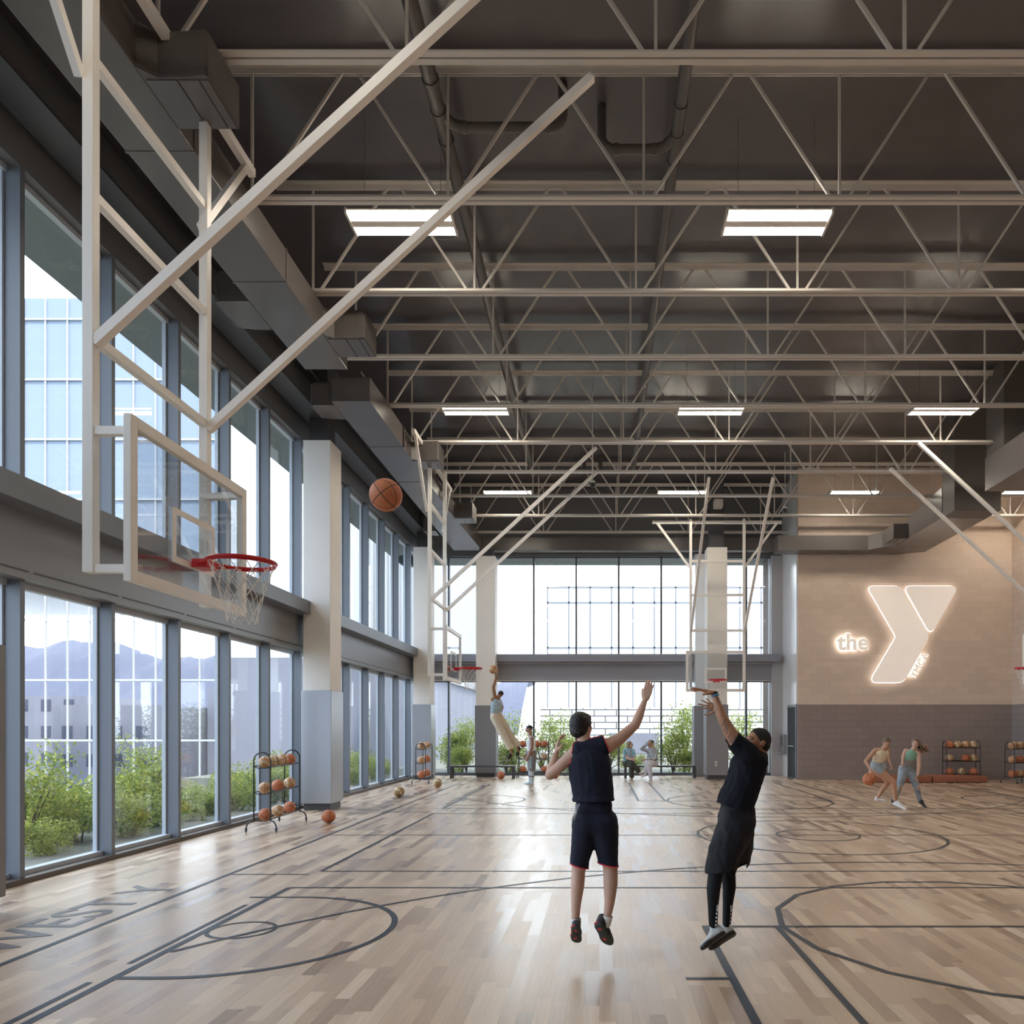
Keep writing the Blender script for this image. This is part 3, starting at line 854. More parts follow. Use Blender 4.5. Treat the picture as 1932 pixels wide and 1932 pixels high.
# ------------------------------------------------------------------ sign on the block wall
def rounded(poly, r, n=7):
    out = []; N = len(poly)
    for i in range(N):
        p = Vector(poly[i]).to_2d() if False else Vector((poly[i][0], poly[i][1])); a = Vector(poly[i-1][:2]); b = Vector(poly[(i+1) % N][:2])
        rr_ = poly[i][2] if len(poly[i]) > 2 else r
        u = (a-p).normalized(); v = (b-p).normalized(); ang = u.angle(v)
        d = min(rr_/math.tan(ang/2), (a-p).length*.48, (b-p).length*.48)
        s, e_ = p+u*d, p+v*d
        for k in range(n+1):
            t = k/n; out.append(tuple((s.lerp(p, t)).lerp(p.lerp(e_, t), t)))
    return out
YSG = YS-.10
def spt(x, y):   # sign tracing, in wall metres
    q = W(1560+x/7.43, 1090+y/7.43, YS); return (q.x, q.z)
e = empty('wall_sign', (9.7, YSG, 3.5), 0, 'large backlit letter Y emblem with small words on the block wall', 'sign')
def panel(poly, nm, thick=.05):
    pts = poly
    # depth axis is y
    t = B(); M = Matrix(((1,0,0,0),(0,0,-1,YSG),(0,1,0,0),(0,0,0,1)))
    prism(t, pts, -.0, thick, M); bmesh.ops.recalc_face_normals(t, faces=t.faces)
    o = obj(nm, t, M_sign, e, world=True)
    t = B(); tube(t, [(x, YSG-.004, z) for x, z in pts], .015, 6, closed=True); obj('edge_light', t, M_rim_light, o)
    for c in kids(o): c.data.transform(Matrix.Translation(-e.location))
    return o
P1 = [spt(570,128)+(.14,), spt(985,128)+(.28,), spt(1075,235)+(.9,), spt(1385,820)+(.28,), spt(1065,1440)+(.28,), spt(1000,1473)+(.12,), spt(600,1473)+(.16,), spt(925,835)+(.22,)]
P1 = [spt(535,128)+(.14,), spt(1005,128)+(.34,), spt(1412,835)+(.26,), spt(1048,1473)+(.34,), spt(570,1473)+(.16,), spt(945,835)+(.16,)]
panel(rounded(P1, .1), 'letter_stroke')
P2 = [spt(1045,128)+(.16,), spt(1822,128)+(.16,), spt(1428,815)+(.16,)]
panel(rounded(P2, .1), 'letter_triangle')
def signtext(txt, size, px, py, rot, nm, o1, o2):
    M = Matrix.Translation(W(px, py, YS)) @ Matrix.Translation((0, -(YS-YSG)-.02, 0)) @ Matrix.Rotation(rot, 4, 'Y') @ Matrix.Rotation(PI/2, 4, 'X')
    a = textmesh(txt, size, .02, o1, 4, 1.04); a.transform(M)
    b = textmesh(txt, size, .012, o2, 4, 1.04); b.transform(Matrix.Translation((0, .03, 0)) @ M)
    o = obj(nm, a, M_sign, e, world=True)
    g = obj('edge_light', b, M_rim_light, o); g.data.transform(Matrix.Translation(-e.location))
signtext('the', .70, 1578, 1226.5, 0, 'word_the', .022, .036)
signtext('YMCA', .30, 1723, 1281.5, -math.radians(60), 'word_ymca', .006, .014)

# small devices
e = empty('speaker_box', (3.7, 22.6, 8.4), 0, 'small pale box mounted high on the far column steel', 'speaker')
t = B(); box(t, 3.50, 3.76, 22.55, 22.85, 8.32, 8.56, .01); obj('cabinet', t, M_offwhite, e, world=True)
t = B(); box(t, 3.58, 3.68, 22.85, 23.02, 8.40, 8.48); obj('bracket', t, M_steel_dark, e, world=True)
def siren(px, py, Y, label):
    p = W(px, py, Y); e = empty('ceiling_camera', p, 0, label, 'camera')
    t = B(); sphere(t, (0,0,0), .07, 14, 8); obj('dome', t, M_black, e, smooth=True)
    t = B(); tube(t, [(0,0,.06), (0,0,ZD-p.z)], .012, 6); box(t, -.06, .06, -.06, .06, .03, .07); obj('mount', t, M_white, e)
siren(1118, 914, 17.6, 'small dark dome camera hanging under the roof between the drain pipes')
siren(1481, 962, 21.6, 'small pale cylinder device hanging under the roof before the block wall')
# ------------------------------------------------------------------ outside
M_ground = mat('outside_ground', (.13,.13,.11), .9, var=.1)
M_soffit = mat('eave_soffit', (.22,.24,.24), .7)
M_facade = mat('outer_facade', (.85,.85,.87), .7, var=.03, vscale=.3)
M_facade_grid = mat('facade_joint', (.22,.22,.24), .6)
M_rib = mat('ribbed_cladding', (.55,.55,.57), .6)
M_towerglass = mat('tower_glass', (.23,.27,.34), .25, var=.06, vscale=.05)
M_towergrid = mat('tower_mullion', (.42,.43,.45), .5)
M_lilac = mat('city_block_grey', (.20,.20,.24), .8, var=.12, vscale=.25)
M_mountain = mat('mountain_haze', (.07,.075,.11), .95, var=.1, vscale=.02)
M_extbrick = brickmat('outer_brick', (.20,.12,.09), (.30,.29,.28), .21, .075, .8, .012, 'YZ', var=.15)
M_leaf = [None]*3
for i, c in enumerate(((.25,.30,.085), (.14,.20,.055), (.37,.38,.15))):
    m, nt, out = newmat('leaf_%s' % ('mid','deep','pale')[i])
    p = principled(nt, out, c, .55); tr = node(nt, 'ShaderNodeBsdfTranslucent'); tr.inputs[0].default_value = (c[0]*1.6, c[1]*1.5, c[2], 1)
    mx = node(nt, 'ShaderNodeMixShader'); mx.inputs[0].default_value = .55
    nt.links.new(p.outputs[0], mx.inputs[1]); nt.links.new(tr.outputs[0], mx.inputs[2]); nt.links.new(mx.outputs[0], out.inputs['Surface'])
    M_leaf[i] = m
M_bark = mat('bark', (.10,.075,.055), .9)

bm = B(); box(bm, -14.3, 40, 25.35, 62, -7, -.12); box(bm, -11.0, -6.32, -40, 25.35, -7, -.12); box(bm, -120, 60, -60, 320, -7.5, -7); o = struct('ground', bm, M_ground)
bm = B(); box(bm, -7.15, XG-.14, Y0, 27.2, 7.48, 7.75); box(bm, -7.15, XS+.4, 25.32, 26.9, 7.48, 7.75); struct('exterior_eave', bm, M_soffit)
# brick return of the building beside the end windows
bm = B(); box(bm, 5.86, 6.4, 25.32, 26.6, -.12, 7.47); struct('exterior_wall', bm, M_extbrick)
# pale panelled building facing the end windows, block base
def facade(name, x0, x1, Y, z0, z1, label):
    e = empty(name, ((x0+x1)/2, Y, z0), 0, label, 'building')
    t = B(); box(t, x0, x1, Y, Y+8, z0, z1); obj('wall', t, M_facade, e, world=True)
    return e
YF = 50.0
e = facade('panelled_building', -3.55, 16, YF, -.12, 11.1, 'white panelled building with a masonry base seen through the far windows')
t = B(); box(t, 1.32, 16, YF+1, YF+8, 11.1, 30); obj('upper_storey', t, M_facade, e, world=True)
t = B()
k = 0; x = -3.50
while x < 15: box(t, x-.05, x+.05, YF-.03, YF, 2.9, 11.1); x += 1.44
for py in (1108, 1137, 1222): 
    z = W(0, py, YF).z; box(t, -3.55, 15.5, YF-.03, YF, z-.06, z+.06)
obj('panel_joints', t, M_facade_grid, e, world=True)
M_blockbase = brickmat('masonry_base', (.82,.82,.82), (.12,.12,.13), 1.46, .415, .7, .045, 'XZ', var=.02)
t = B(); box(t, -3.9, 16, YF-1.2, YF-.6, -.12, 2.9); obj('masonry_base', t, M_blockbase, e, world=True)
t = B(); box(t, .7, 3.9, YF-1.32, YF-1.2, -.1, 1.25); obj('garage_door', t, M_lilac, e, world=True)
# ribbed building on the window side of the court outside
e = empty('ribbed_building', (-9, 44, 0), 0, 'pale building with vertical ribs seen through the far windows near the corner', 'building')
t = B(); box(t, -14.2, -8.6, 27.5, 62, 4.2, 26); obj('ribbed_wall', t, M_rib, e, world=True)
t = B(); y = 27.6
while y < 62: box(t, -8.6, -8.52, y, y+.10, 4.2, 26); y += .62
obj('ribs', t, M_towergrid, e, world=True)
t = B(); box(t, -14.2, -8.7, 27.5, 62, -.12, 4.2); obj('ground_storey', t, M_lilac, e, world=True)
# glazed tower with white grid, seen through the side windows
e = empty('glass_tower', (-40, 50, 0), 0, 'blue white glass tower with thin white grid seen through the side windows', 'building')
YT = 50.0; px0 = 46
t = B(); box(t, -75, -20.6, YT+.1, YT+12, 11.0, 30.6); obj('glazing', t, M_towerglass, e, world=True)
t = B(); z = 1.6; 
x = W(85, 0, YT).x
while x < -20.6: x += 1.4857
x -= 1.4857; gx = x
while gx > -75: box(t, gx-.045, gx+.045, YT, YT+.1, -7, 30.5); gx -= 1.4857
for py in (602, 716, 829, 942, 1170, 1283, 1397, 1511):
    z = W(0, py, YT).z; box(t, -75, -20.6, YT-.02, YT+.1, z-.06, z+.06)
obj('white_grid', t, M_towergrid, e, world=True)
t = B(); box(t, -20.9, -20.3, YT, YT+12, -7, 26); obj('corner_pier', t, M_facade, e, world=True)
# city blocks and a ridge behind
def block(x0, x1, y0, y1, z1, label):
    e = empty('city_building', ((x0+x1)/2, y0, 0), 0, label, 'building', 'hazy grey buildings beyond the side windows')
    t = B(); box(t, x0, x1, y0, y1, -7, z1); obj('wall', t, M_lilac, e, world=True)
    t = B(); z = -5.5
    while z < z1-1:
        x = x0+1
        while x < x1-1.5: box(t, x, x+1.1, y0-.05, y0, z, z+1.3); x += 2.6
        z += 3
    obj('window_bands', t, M_mountain, e, world=True)
block(-72, -58, 84, 96, 5.2, 'low hazy grey building behind the glass grid, first from the camera side')
block(-57.5, -47, 78, 92, 4.0, 'low hazy grey building behind the glass grid, lying lower')
block(-46.5, -38, 88, 100, 6.4, 'hazy grey building behind the glass grid with taller roof')
block(-37, -27, 80, 95, 7.6, 'hazy grey building behind the glass grid nearest the tower corner')
e_m = B()
rm = random.Random(5); n = 90
xs = [-330+i*3.4 for i in range(n)]
prof = []
for i, x in enumerate(xs):
    base = 37 - 13*max(0, (x+235)/150) if x > -235 else 37
    prof.append(base + 2.2*math.sin(i*.37) + 1.1*math.sin(i*.93+1) + rm.uniform(-.5, .5))
rows_ = []
for r_, (dy, s) in enumerate(((0, .0), (14, .42), (30, .74), (46, 1.0), (70, .9))):
    rows_.append([e_m.verts.new((x, 250+dy+rm.uniform(-2, 2), -1 + (prof[i]+1)*s + (rm.uniform(-1, 1) if 0 < s < 1 else 0))) for i, x in enumerate(xs)])
for a, b in zip(rows_, rows_[1:]):
    for i in range(n-1): e_m.faces.new((a[i], a[i+1], b[i+1], b[i]))
tag(obj('mountain_ridge', e_m, M_mountain, None, smooth=True), 'hazy blue grey mountain ridge on the horizon beyond the side windows', 'mountain')

# planting
def foliage_mesh(seed, n, R, H, leaf=.045, lobes=7):
    r = random.Random(seed); bm = B()
    cs = [(Vector((r.uniform(-R*.55, R*.55), r.uniform(-R*.55, R*.55), H*r.uniform(.18, .85))), r.uniform(.32, .55)*min(R, H*.6)) for _ in range(lobes)]
    for i in range(n):
        c, cr = r.choice(cs)
        d = Vector((r.gauss(0,1), r.gauss(0,1), r.gauss(0,1))).normalized()*cr*(r.random()**.4)
        p = c+d
        if p.z < .02: p.z = abs(p.z)+.03
        nrm = Vector((r.gauss(0,1), r.gauss(0,1), r.gauss(.6,1))).normalized(); u = nrm.orthogonal().normalized(); v = nrm.cross(u)
        a = r.uniform(0, 2*PI); u, v = u*math.cos(a)+v*math.sin(a), v*math.cos(a)-u*math.sin(a)
        s = leaf*r.uniform(.6, 1.3)
        q = [bm.verts.new(p+u*s), bm.verts.new(p+v*s*.5+nrm*s*.1), bm.verts.new(p-u*s), bm.verts.new(p-v*s*.5+nrm*s*.1)]
        f = bm.faces.new(q); f.material_index = r.choices((0,1,2), (5,4,3))[0]
    me = bpy.data.meshes.new('foliage'); bm.to_mesh(me); bm.free()
    for m in M_leaf: me.materials.append(m)
    s = B()
    for c, cr in cs:
        tube(s, [(0,0,0), (c.x*.3, c.y*.3, c.z*.45), tuple(c)], [.022, .014, .006], 5)
    ms = bpy.data.meshes.new('stem'); s.to_mesh(ms); s.free(); ms.materials.append(M_bark)
    return me, ms
FM = [foliage_mesh(s, 3200, .72, 1.2, .034, 9) for s in (1, 2, 3)] + [foliage_mesh(s, 2600, .9, 2.0, .036, 12) for s in (4, 5)]
rs = random.Random(21)
def shrub(x, y, k, s, label, group, z=-.12, name='shrub', cat='shrub'):
    e = empty(name, (x, y, z), rs.uniform(0, 6.2), label, cat, group); e.scale = (s, s, s*rs.uniform(.92, 1.1))
    a, b = FM[k]
    link(bpy.data.objects.new('foliage', a), e); link(bpy.data.objects.new('stem', b), e)
G1 = 'leafy shrubs along the outside of the side windows'; G2 = 'leafy trees outside the far windows'
i = 0
for wi, (pa, pb, ptop) in enumerate(((47,177,1500),(217,306,1490),(341,405,1540),(436,485,1510),(510,548,1530),(655,668,1480),(695,712,1480))):
    wl = ['first', 'second', 'third', 'fourth', 'fifth', 'sixth', 'seventh'][wi]
    for j in range(4 if wi < 2 else 3):
        px = pa + (pb-pa)*((j % 2)*.6+.2+.1*(j//2)); X = -7.6 - .95*(j//2) - .2*(j % 2)
        Y = X*1400/(px-VX)
        s = (.78, .92, 1.02, .9)[j]*(1.0 if wi not in (2,) else .68)
        if wi == 0 and j == 0: s = .62
        shrub(X, Y, rs.choice((0,1,2)), s, ['low', 'bushy', 'taller', 'rear'][j]+' green shrub outside the %s side window bay of the picture' % wl, G1, -.35)
e_t = 0
shrub(-8.3, 8*1400/1065*1.02, 3, .85, 'young tree with airy crown outside the first side window', G1, -.3, 'tree', 'tree')
shrub(-8.2, 8.2*1400/862, 4, .88, 'young tree with pointed crown outside the second side window', G1, -.3, 'tree', 'tree')
for px, py, Y, k, s, l in ((845,1425,28.5,0,1.3,'low shrub outside the far windows at the corner'), (880,1380,28.5,3,1.15,'leafy tree outside the far windows beside the near far column'),
        (872,1400,27.6,1,1.0,'dense shrub outside the far windows before the ribbed wall'), (968,1370,28.5,4,1.25,'leafy tree outside the far windows behind the dunking player'),
        (955,1420,27.8,2,1.1,'dense shrub outside the far windows behind the dunking player'), (1022,1400,30,3,1.05,'leafy tree outside the far windows behind the standing man'),
        (1058,1385,29,4,1.25,'leafy tree outside the far windows beside the defender raised hand'), (1085,1410,28,0,1.3,'dense shrub outside the far windows behind the defender'),
        (1150,1410,30,1,1.2,'dense shrub outside the far windows behind the defender shoulder'), (1270,1430,28,2,1.2,'low shrub outside the far windows beyond the women'),
        (1292,1380,28.5,3,1.3,'leafy tree outside the far windows beyond the end of the bench'), (1390,1375,28.5,4,1.3,'leafy tree outside the far windows behind the shooter'),
        (1425,1400,27.9,0,1.2,'dense shrub outside the far windows behind the shooter head'), (1300,1440,27.6,1,.9,'small shrub outside the far windows beyond the bench end'),
        (1205,1450,27.6,2,.6,'tiny shrub outside the far windows under the seated women')):
    p = W(px, py, Y); shrub(p.x, Y, k, s, l, G2, -.12, 'tree' if k > 2 else 'shrub', 'tree' if k > 2 else 'shrub')
# ------------------------------------------------------------------ people
def cap(a, b, ra, rb, side=None, ku=1.0, kv=1.0): return ('c', Vector(a), Vector(b), ra, rb, side, ku, kv)
def ell(c, r, rot=None): return ('e', Vector(c), r, rot)
def chain(pts, rs, **k): return [cap(pts[i], pts[i+1], rs[i], rs[i+1], **k) for i in range(len(pts)-1)]
def add_cap(bm, p, n=18, m=6):
    _, a, b, ra, rb, side, ku, kv = p
    L = (b-a).length
    if L < 1e-4: b = a+Vector((0,0,1e-3)); L = 1e-3
    d, u, v = frame_of(b-a, side)
    rings = []
    def ring(c, r):
        return [bm.verts.new(c + u*(math.cos(2*PI*k/n)*r*ku) + v*(math.sin(2*PI*k/n)*r*kv)) for k in range(n)]
    for i in range(1, m+1):
        t = i/m*PI/2; rings.append(ring(a-d*ra*math.cos(t)*min(1, (ku+kv)/2), ra*math.sin(t)))
    for i in range(0, m):
        t = i/m*PI/2; rings.append(ring(b+d*rb*math.sin(t)*min(1, (ku+kv)/2), rb*math.cos(t)))
    A = bm.verts.new(a-d*ra*min(1, (ku+kv)/2)); Z = bm.verts.new(b+d*rb*min(1, (ku+kv)/2))
    for k in range(n):
        j = (k+1) % n
        bm.faces.new((A, rings[0][j], rings[0][k])); bm.faces.new((Z, rings[-1][k], rings[-1][j]))
        for r0, r1 in zip(rings, rings[1:]): bm.faces.new((r0[k], r0[j], r1[j], r1[k]))
def blob(name, prims, voxel, mat_, parent=None, smooth=3, noise=0.0, nscale=20.0, cuts=(), label=None, thick=0.0, trim=None):
    bm = B()
    for p in prims:
        if p[0] == 'c': add_cap(bm, p)
        else:
            _, c, r, rot = p
            M = Matrix.Translation(c)
            if rot is not None: M = M @ rot.to_4x4()
            bmesh.ops.create_uvsphere(bm, u_segments=20, v_segments=12, radius=1.0, matrix=M @ Matrix.Diagonal((*r, 1)))
    me = bpy.data.meshes.new('tmp'); bm.to_mesh(me); bm.free()
    o = bpy.data.objects.new('tmp', me); COL.objects.link(o)
    r = o.modifiers.new('r', 'REMESH'); r.mode = 'VOXEL'; r.voxel_size = voxel; r.adaptivity = 0
    if smooth:
        s = o.modifiers.new('s', 'SMOOTH'); s.iterations = smooth; s.factor = .6
    bpy.context.view_layer.update()
    dg = bpy.context.evaluated_depsgraph_get()
    m2_ = bpy.data.meshes.new_from_object(o.evaluated_get(dg))
    bpy.data.objects.remove(o); bpy.data.meshes.remove(me)
    bm = B(); bm.from_mesh(m2_); bpy.data.meshes.remove(m2_)
    for f in bm.faces: f.smooth = True
    if noise > 0:
        from mathutils import noise as N_
        bm.normal_update()
        for v in bm.verts:
            q = v.co*nscale
            h = N_.noise(Vector((q.x, q.y, q.z*.45)))*.65 + N_.noise(Vector((q.x*2.2+q.z, q.y*2.2, q.z*1.1)))*.35
            v.co += v.normal*(h*noise)
    for cut in cuts:
        co, no = cut[0], cut[1]; pred = cut[2] if len(cut) > 2 else None
        g = bm.verts[:]+bm.edges[:]+bm.faces[:]
        if pred: g = [f for f in bm.faces if pred(f.calc_center_median())]; g = list({v for f in g for v in f.verts})+list({e for f in g for e in f.edges})+g
        bmesh.ops.bisect_plane(bm, geom=g, plane_co=co, plane_no=no, dist=1e-5)
        bad = [f for f in bm.faces if (f.calc_center_median()-co).dot(no) > 0 and (pred is None or pred(f.calc_center_median()))]
        bmesh.ops.delete(bm, geom=bad, context='FACES')
    loops = []
    if trim:
        es = {e for e in bm.edges if len(e.link_faces) == 1}
        while es:
            e = es.pop(); lp = [e.verts[0].co.copy(), e.verts[1].co.copy()]; cur = e.verts[1]
            while True:
                nx = [x for x in cur.link_edges if x in es]
                if not nx: break
                x = nx[0]; es.discard(x); cur = x.other_vert(cur); lp.append(cur.co.copy())
            zc = sum(p.z for p in lp)/len(lp); lim = trim[3] if len(trim) > 3 else None
            if lim is not None and (zc < lim if lim > 0 and trim[2] != 'red_hem' else zc > -lim): continue
            if len(lp) > 12: loops.append(lp)
    if thick > 0:
        bm.normal_update()
        fs = bm.faces[:]
        r = bmesh.ops.solidify(bm, geom=fs, thickness=thick)
    ob = obj(name, bm, mat_, parent, world=parent is not None, label=label)
    if trim:
        for lp in loops:
            s = lp[::3]
            for _ in range(2): s = [(s[i-1]+s[i]*2+s[(i+1) % len(s)])/4 for i in range(len(s))]
            t = B(); tube(t, s, trim[0], 6, closed=True)
            q = obj(trim[2] if len(trim) > 2 else 'trim', t, trim[1], ob, smooth=True)
            q.data.transform(Matrix.Translation(-parent.location))
    return ob
def hand(wrist, d, pn, th, s=1.0, curl=(.25,.3,.35,.4), spread=.16, thumb=.6, bendw=0.0):
    """wrist point, hand direction d, palm normal pn (palm faces +pn), th: thumb side direction; returns primitives"""
    d = Vector(d).normalized(); pn = Vector(pn); pn = (pn-d*pn.dot(d)).normalized(); th = Vector(th); th = (th-d*th.dot(d)-pn*th.dot(pn)).normalized()
    w = Vector(wrist); P = []
    pal = w + d*.085*s
    for k in (-.030, -.010, .010, .030): P.append(cap(w+d*.012*s+th*k*.62*s, pal+th*k*s-d*.004*s, .0155*s, .0125*s))
    L = ((.042,.026,.021), (.046,.030,.022), (.043,.028,.021), (.034,.021,.018))
    for f in range(4):
        k = (.031, .0105, -.0105, -.031)[f]
        p = pal + th*k*s
        ang = spread*(1.5-f)/1.5
        fd = (d*math.cos(ang)+th*math.sin(ang)).normalized(); c = 0
        r = (.0092, .0095, .009, .0078)[f]*s
        for j in range(3):
            c += curl[f]*(1, 1.25, .9)[j]
            dd = fd*math.cos(c)+pn*math.sin(c)
            q = p+dd*L[f][j]*s; P.append(cap(p, q, r, r*.93)); p = q; r *= .93
    p = w+d*.022*s+th*.022*s+pn*.006*s
    t1 = (d*.62+th*thumb*1.1+pn*.35).normalized(); t2 = (d*.85+th*thumb*.55+pn*.35).normalized()
    q = p+t1*.045*s; P.append(cap(p, q, .0145*s, .0115*s)); q2 = q+t2*.030*s; P.append(cap(q, q2, .0112*s, .0100*s)); P.append(cap(q2, q2+t2*.022*s, .0100*s, .0085*s))
    return P
def head(c, fw, up, s=1.0, jaw=1.0):
    """c: centre of the skull; s=1 -> 23 cm head. returns skin primitives and eye positions"""
    fw = Vector(fw).normalized(); up = Vector(up); up = (up-fw*up.dot(fw)).normalized(); lf = up.cross(fw)
    c = Vector(c); R = Matrix((fw, lf, up)).transposed()
    def q(x, y, z): return c + (fw*x+lf*y+up*z)*s
    P = [ell(q(-.012, 0, .022), (.096*s, .076*s, .092*s), R), ell(q(.03, 0, -.02), (.062*s, .064*s, .082*s), R),
         ell(q(.052, 0, -.072), (.036*s*jaw, .034*s*jaw, .030*s), R), cap(q(.0, .045, -.045), q(.05, .020, -.080), .022*s, .020*s), cap(q(.0, -.045, -.045), q(.05, -.020, -.080), .022*s, .020*s),
         cap(q(.086, 0, .012), q(.107, 0, -.022), .008*s, .012*s), ell(q(.100, .010, -.025), (.010*s, .009*s, .007*s), R), ell(q(.100, -.010, -.025), (.010*s, .009*s, .007*s), R),
         cap(q(.076, .040, .026), q(.086, .012, .024), .010*s, .009*s), cap(q(.076, -.040, .026), q(.086, -.012, .024), .010*s, .009*s),
         cap(q(.082, .018, -.048), q(.082, -.018, -.048), .008*s, .008*s), cap(q(.080, .015, -.057), q(.080, -.015, -.057), .008*s, .008*s),
         ell(q(.056, .042, -.018), (.022*s, .018*s, .020*s), R), ell(q(.056, -.042, -.018), (.022*s, .018*s, .020*s), R)]
    for sd in (1, -1):
        P += [ell(q(-.008, sd*.078, -.004), (.019*s, .007*s, .030*s), R), cap(q(-.02, sd*.082, .012), q(-.012, sd*.080, -.022), .007*s, .006*s)]
    E = [q(.079, .030, .010), q(.079, -.030, .010)]
    return P, E, q, R, (fw, lf, up)
M_eye = mat('eye_white', (.75,.73,.70), .25); M_iris = mat('eye_dark', (.03,.018,.012), .2)
M_lip = mat('lip', (.36,.14,.12), .45); M_brow = mat('brow', (.025,.017,.013), .8)
def face_parts(parent, E, q, R, ax, s=1.0, brow=None, lip=None):
    fw, lf, up = ax
    for i, p in enumerate(E):
        t = B(); sphere(t, p-fw*.001*s, .0098*s, 12, 8); o = obj('eye', t, M_eye, parent, smooth=True, world=True)
        t = B(); sphere(t, p+fw*.0052*s, .0062*s, 10, 6); k = obj('iris', t, M_iris, o, smooth=True); k.data.transform(Matrix.Translation(-parent.location))
    for sd in (1, -1):
        t = B(); tube(t, [q(.084, sd*.014, .030), q(.086, sd*.028, .036), q(.074, sd*.046, .032)], [.0035*s, .004*s, .002*s], 5); obj('eyebrow', t, brow or M_brow, parent, smooth=True, world=True)
    t = B(); tube(t, [q(.083, .020, -.052), q(.092, .008, -.049), q(.092, -.008, -.049), q(.083, -.020, -.052)], [.003*s, .006*s, .006*s, .003*s], 6); obj('lips', t, lip or M_lip, parent, smooth=True, world=True)
def shoe(parent, heel, toe, sole_n, up_mat, sole_mat, fat=1.0, label=None):
    """heel, toe: ends of the sole; sole_n: direction the tread faces"""
    heel, toe = Vector(heel), Vector(toe); d = (toe-heel); L = d.length; d.normalize()
    n = Vector(sole_n); n = (n-d*n.dot(d)).normalized(); sd = d.cross(n).normalized(); u = -n
    w = L*.17
    def q(x, y, z): return heel + d*x*L + sd*y*L*fat + u*z*L*fat
    G = L*fat
    pr = [cap(q(.16,0,.125), q(.45,0,.125), G*.125, G*.135, side=sd, ku=1.0, kv=.80), cap(q(.45,0,.115), q(.82,0,.09), G*.14, G*.115, side=sd, ku=1.08, kv=.62),
          cap(q(.14,0,.12), q(.18,0,.30), G*.12, G*.115), cap(q(.28,0,.16), q(.22,0,.30), G*.11, G*.115), cap(q(.22,0,.28), q(.55,0,.13), G*.105, G*.10, side=sd, ku=1, kv=.8)]
    cuts = [(q(.2,0,.36), (u*.95-d*.15).normalized(), None)]
    o = blob('shoe', pr, L*.026, up_mat, parent, 2, cuts=cuts, label=label, thick=.004)
    prof = [(.0,0),(.02,.075),(.10,.115),(.30,.115),(.48,.125),(.68,.16),(.84,.145),(.95,.09),(1.0,.0),(.96,-.085),(.86,-.13),(.68,-.135),(.48,-.105),(.30,-.105),(.10,-.11),(.02,-.075)]
    t = B(); M = Matrix(((d.x, sd.x, u.x, heel.x), (d.y, sd.y, u.y, heel.y), (d.z, sd.z, u.z, heel.z), (0,0,0,1)))
    prism(t, [(a*L, b*L*fat) for a, b in prof], -.0*L, .075*L*fat, M)
    bmesh.ops.recalc_face_normals(t, faces=t.faces)
    bmesh.ops.bevel(t, geom=t.edges[:], offset=.012*L, segments=1, affect='EDGES')
    so = obj('sole', t, sole_mat, o, smooth=.8); so.data.transform(Matrix.Translation(-parent.location))
    return o, q, L, (d, sd, u)
def lace(parent, shoe_o, q, L, m):
    t = B()
    for k in range(4): tube(t, [q(.36+.07*k, -.07, .25-.035*k), q(.36+.07*k, 0, .275-.035*k), q(.36+.07*k, .07, .25-.035*k)], L*.012, 5)
    o = obj('laces', t, m, shoe_o, smooth=True); o.data.transform(Matrix.Translation(-parent.location))
class Fig:
    def __init__(s, px, py, Y, label, name='person'):
        s.Y = Y; p = W(px, py, Y); s.e = empty(name, p, 0, label, 'person')
    def P(s, px, py, dy=0.0):
        q = W(px, py, s.Y); return Vector((q.x, q.y+dy, q.z))
def cutline(F, p1, p2, keep, pred=None):
    """plane through two picture points, running along the depth axis; keep: picture point on the kept side"""
    a, b, k = F.P(*p1), F.P(*p2), F.P(*keep)
    n = (b-a).cross(Vector((0,1,0))).normalized()
    if (k-a).dot(n) > 0: n = -n
    return (a, n, pred)

# ---- defender in navy, seen from behind, leaping with one arm up
SK1 = skinmat('skin_light', (.58,.36,.27)); NAVY = mat('navy_jersey', (.014,.017,.034), .8, spec=.25, bump=.25, bscale=160)
REDT = mat('red_trim', (.75,.045,.06), .55); HAIRK = mat('black_hair', (.008,.007,.008), .38, bump=.9, bscale=90)
SOCKW = mat('white_sock', (.78,.78,.74), .8, bump=.3, bscale=200); SOLEG = mat('grey_tread', (.035,.05,.045), .6, bump=.6, bscale=220)
F = Fig(1118, 1786, 5.1, 'person in navy tank top and shorts leaping with one arm raised, seen from behind'); P = F.P; e = F.e
up1 = (.12, .10, 1)
hc = P(1098, 1371, .03)
HP, HE, hq, HR, HA = head(hc, (.62, .78, .12), up1, .80)
wr = P(1220.5, 1318, .20); wl = P(1047.5, 1422, .13)
body = HP + [cap(P(1106,1410,.0), P(1100,1388,.015), .052, .046), cap(P(1112,1448), P(1119,1525), .113, .092, side=(1,0,0), ku=1.12, kv=.78),
    cap(P(1090,1420), P(1138,1408), .060, .058), cap(P(1096,1412,-.01), P(1144,1404,.0), .04, .042)]
body += chain([P(1143,1409,.0), P(1166,1397,.05), P(1200,1368,.12)], [.054,.044,.033]) + chain([P(1200,1368,.12), P(1207,1352,.15), wr], [.034,.034,.0185], side=(0,1,0), ku=1.1)
body += chain([P(1086,1421,.0), P(1062,1441,.0), P(1037,1463,.03)], [.052,.042,.034]) + chain([P(1037,1463,.03), P(1040,1450,.07), wl], [.034,.034,.020])
body += hand(wr, (.30,.25,1), (.2,1,-.1), (-1,.0,.25), .84, (.06,.07,.08,.12), .05, .35)
body += hand(wl, (.12,.02,1), (.85,.15,-.1), (.1,-1,.2), .84, (.22,.34,.42,.50), .14, .7)
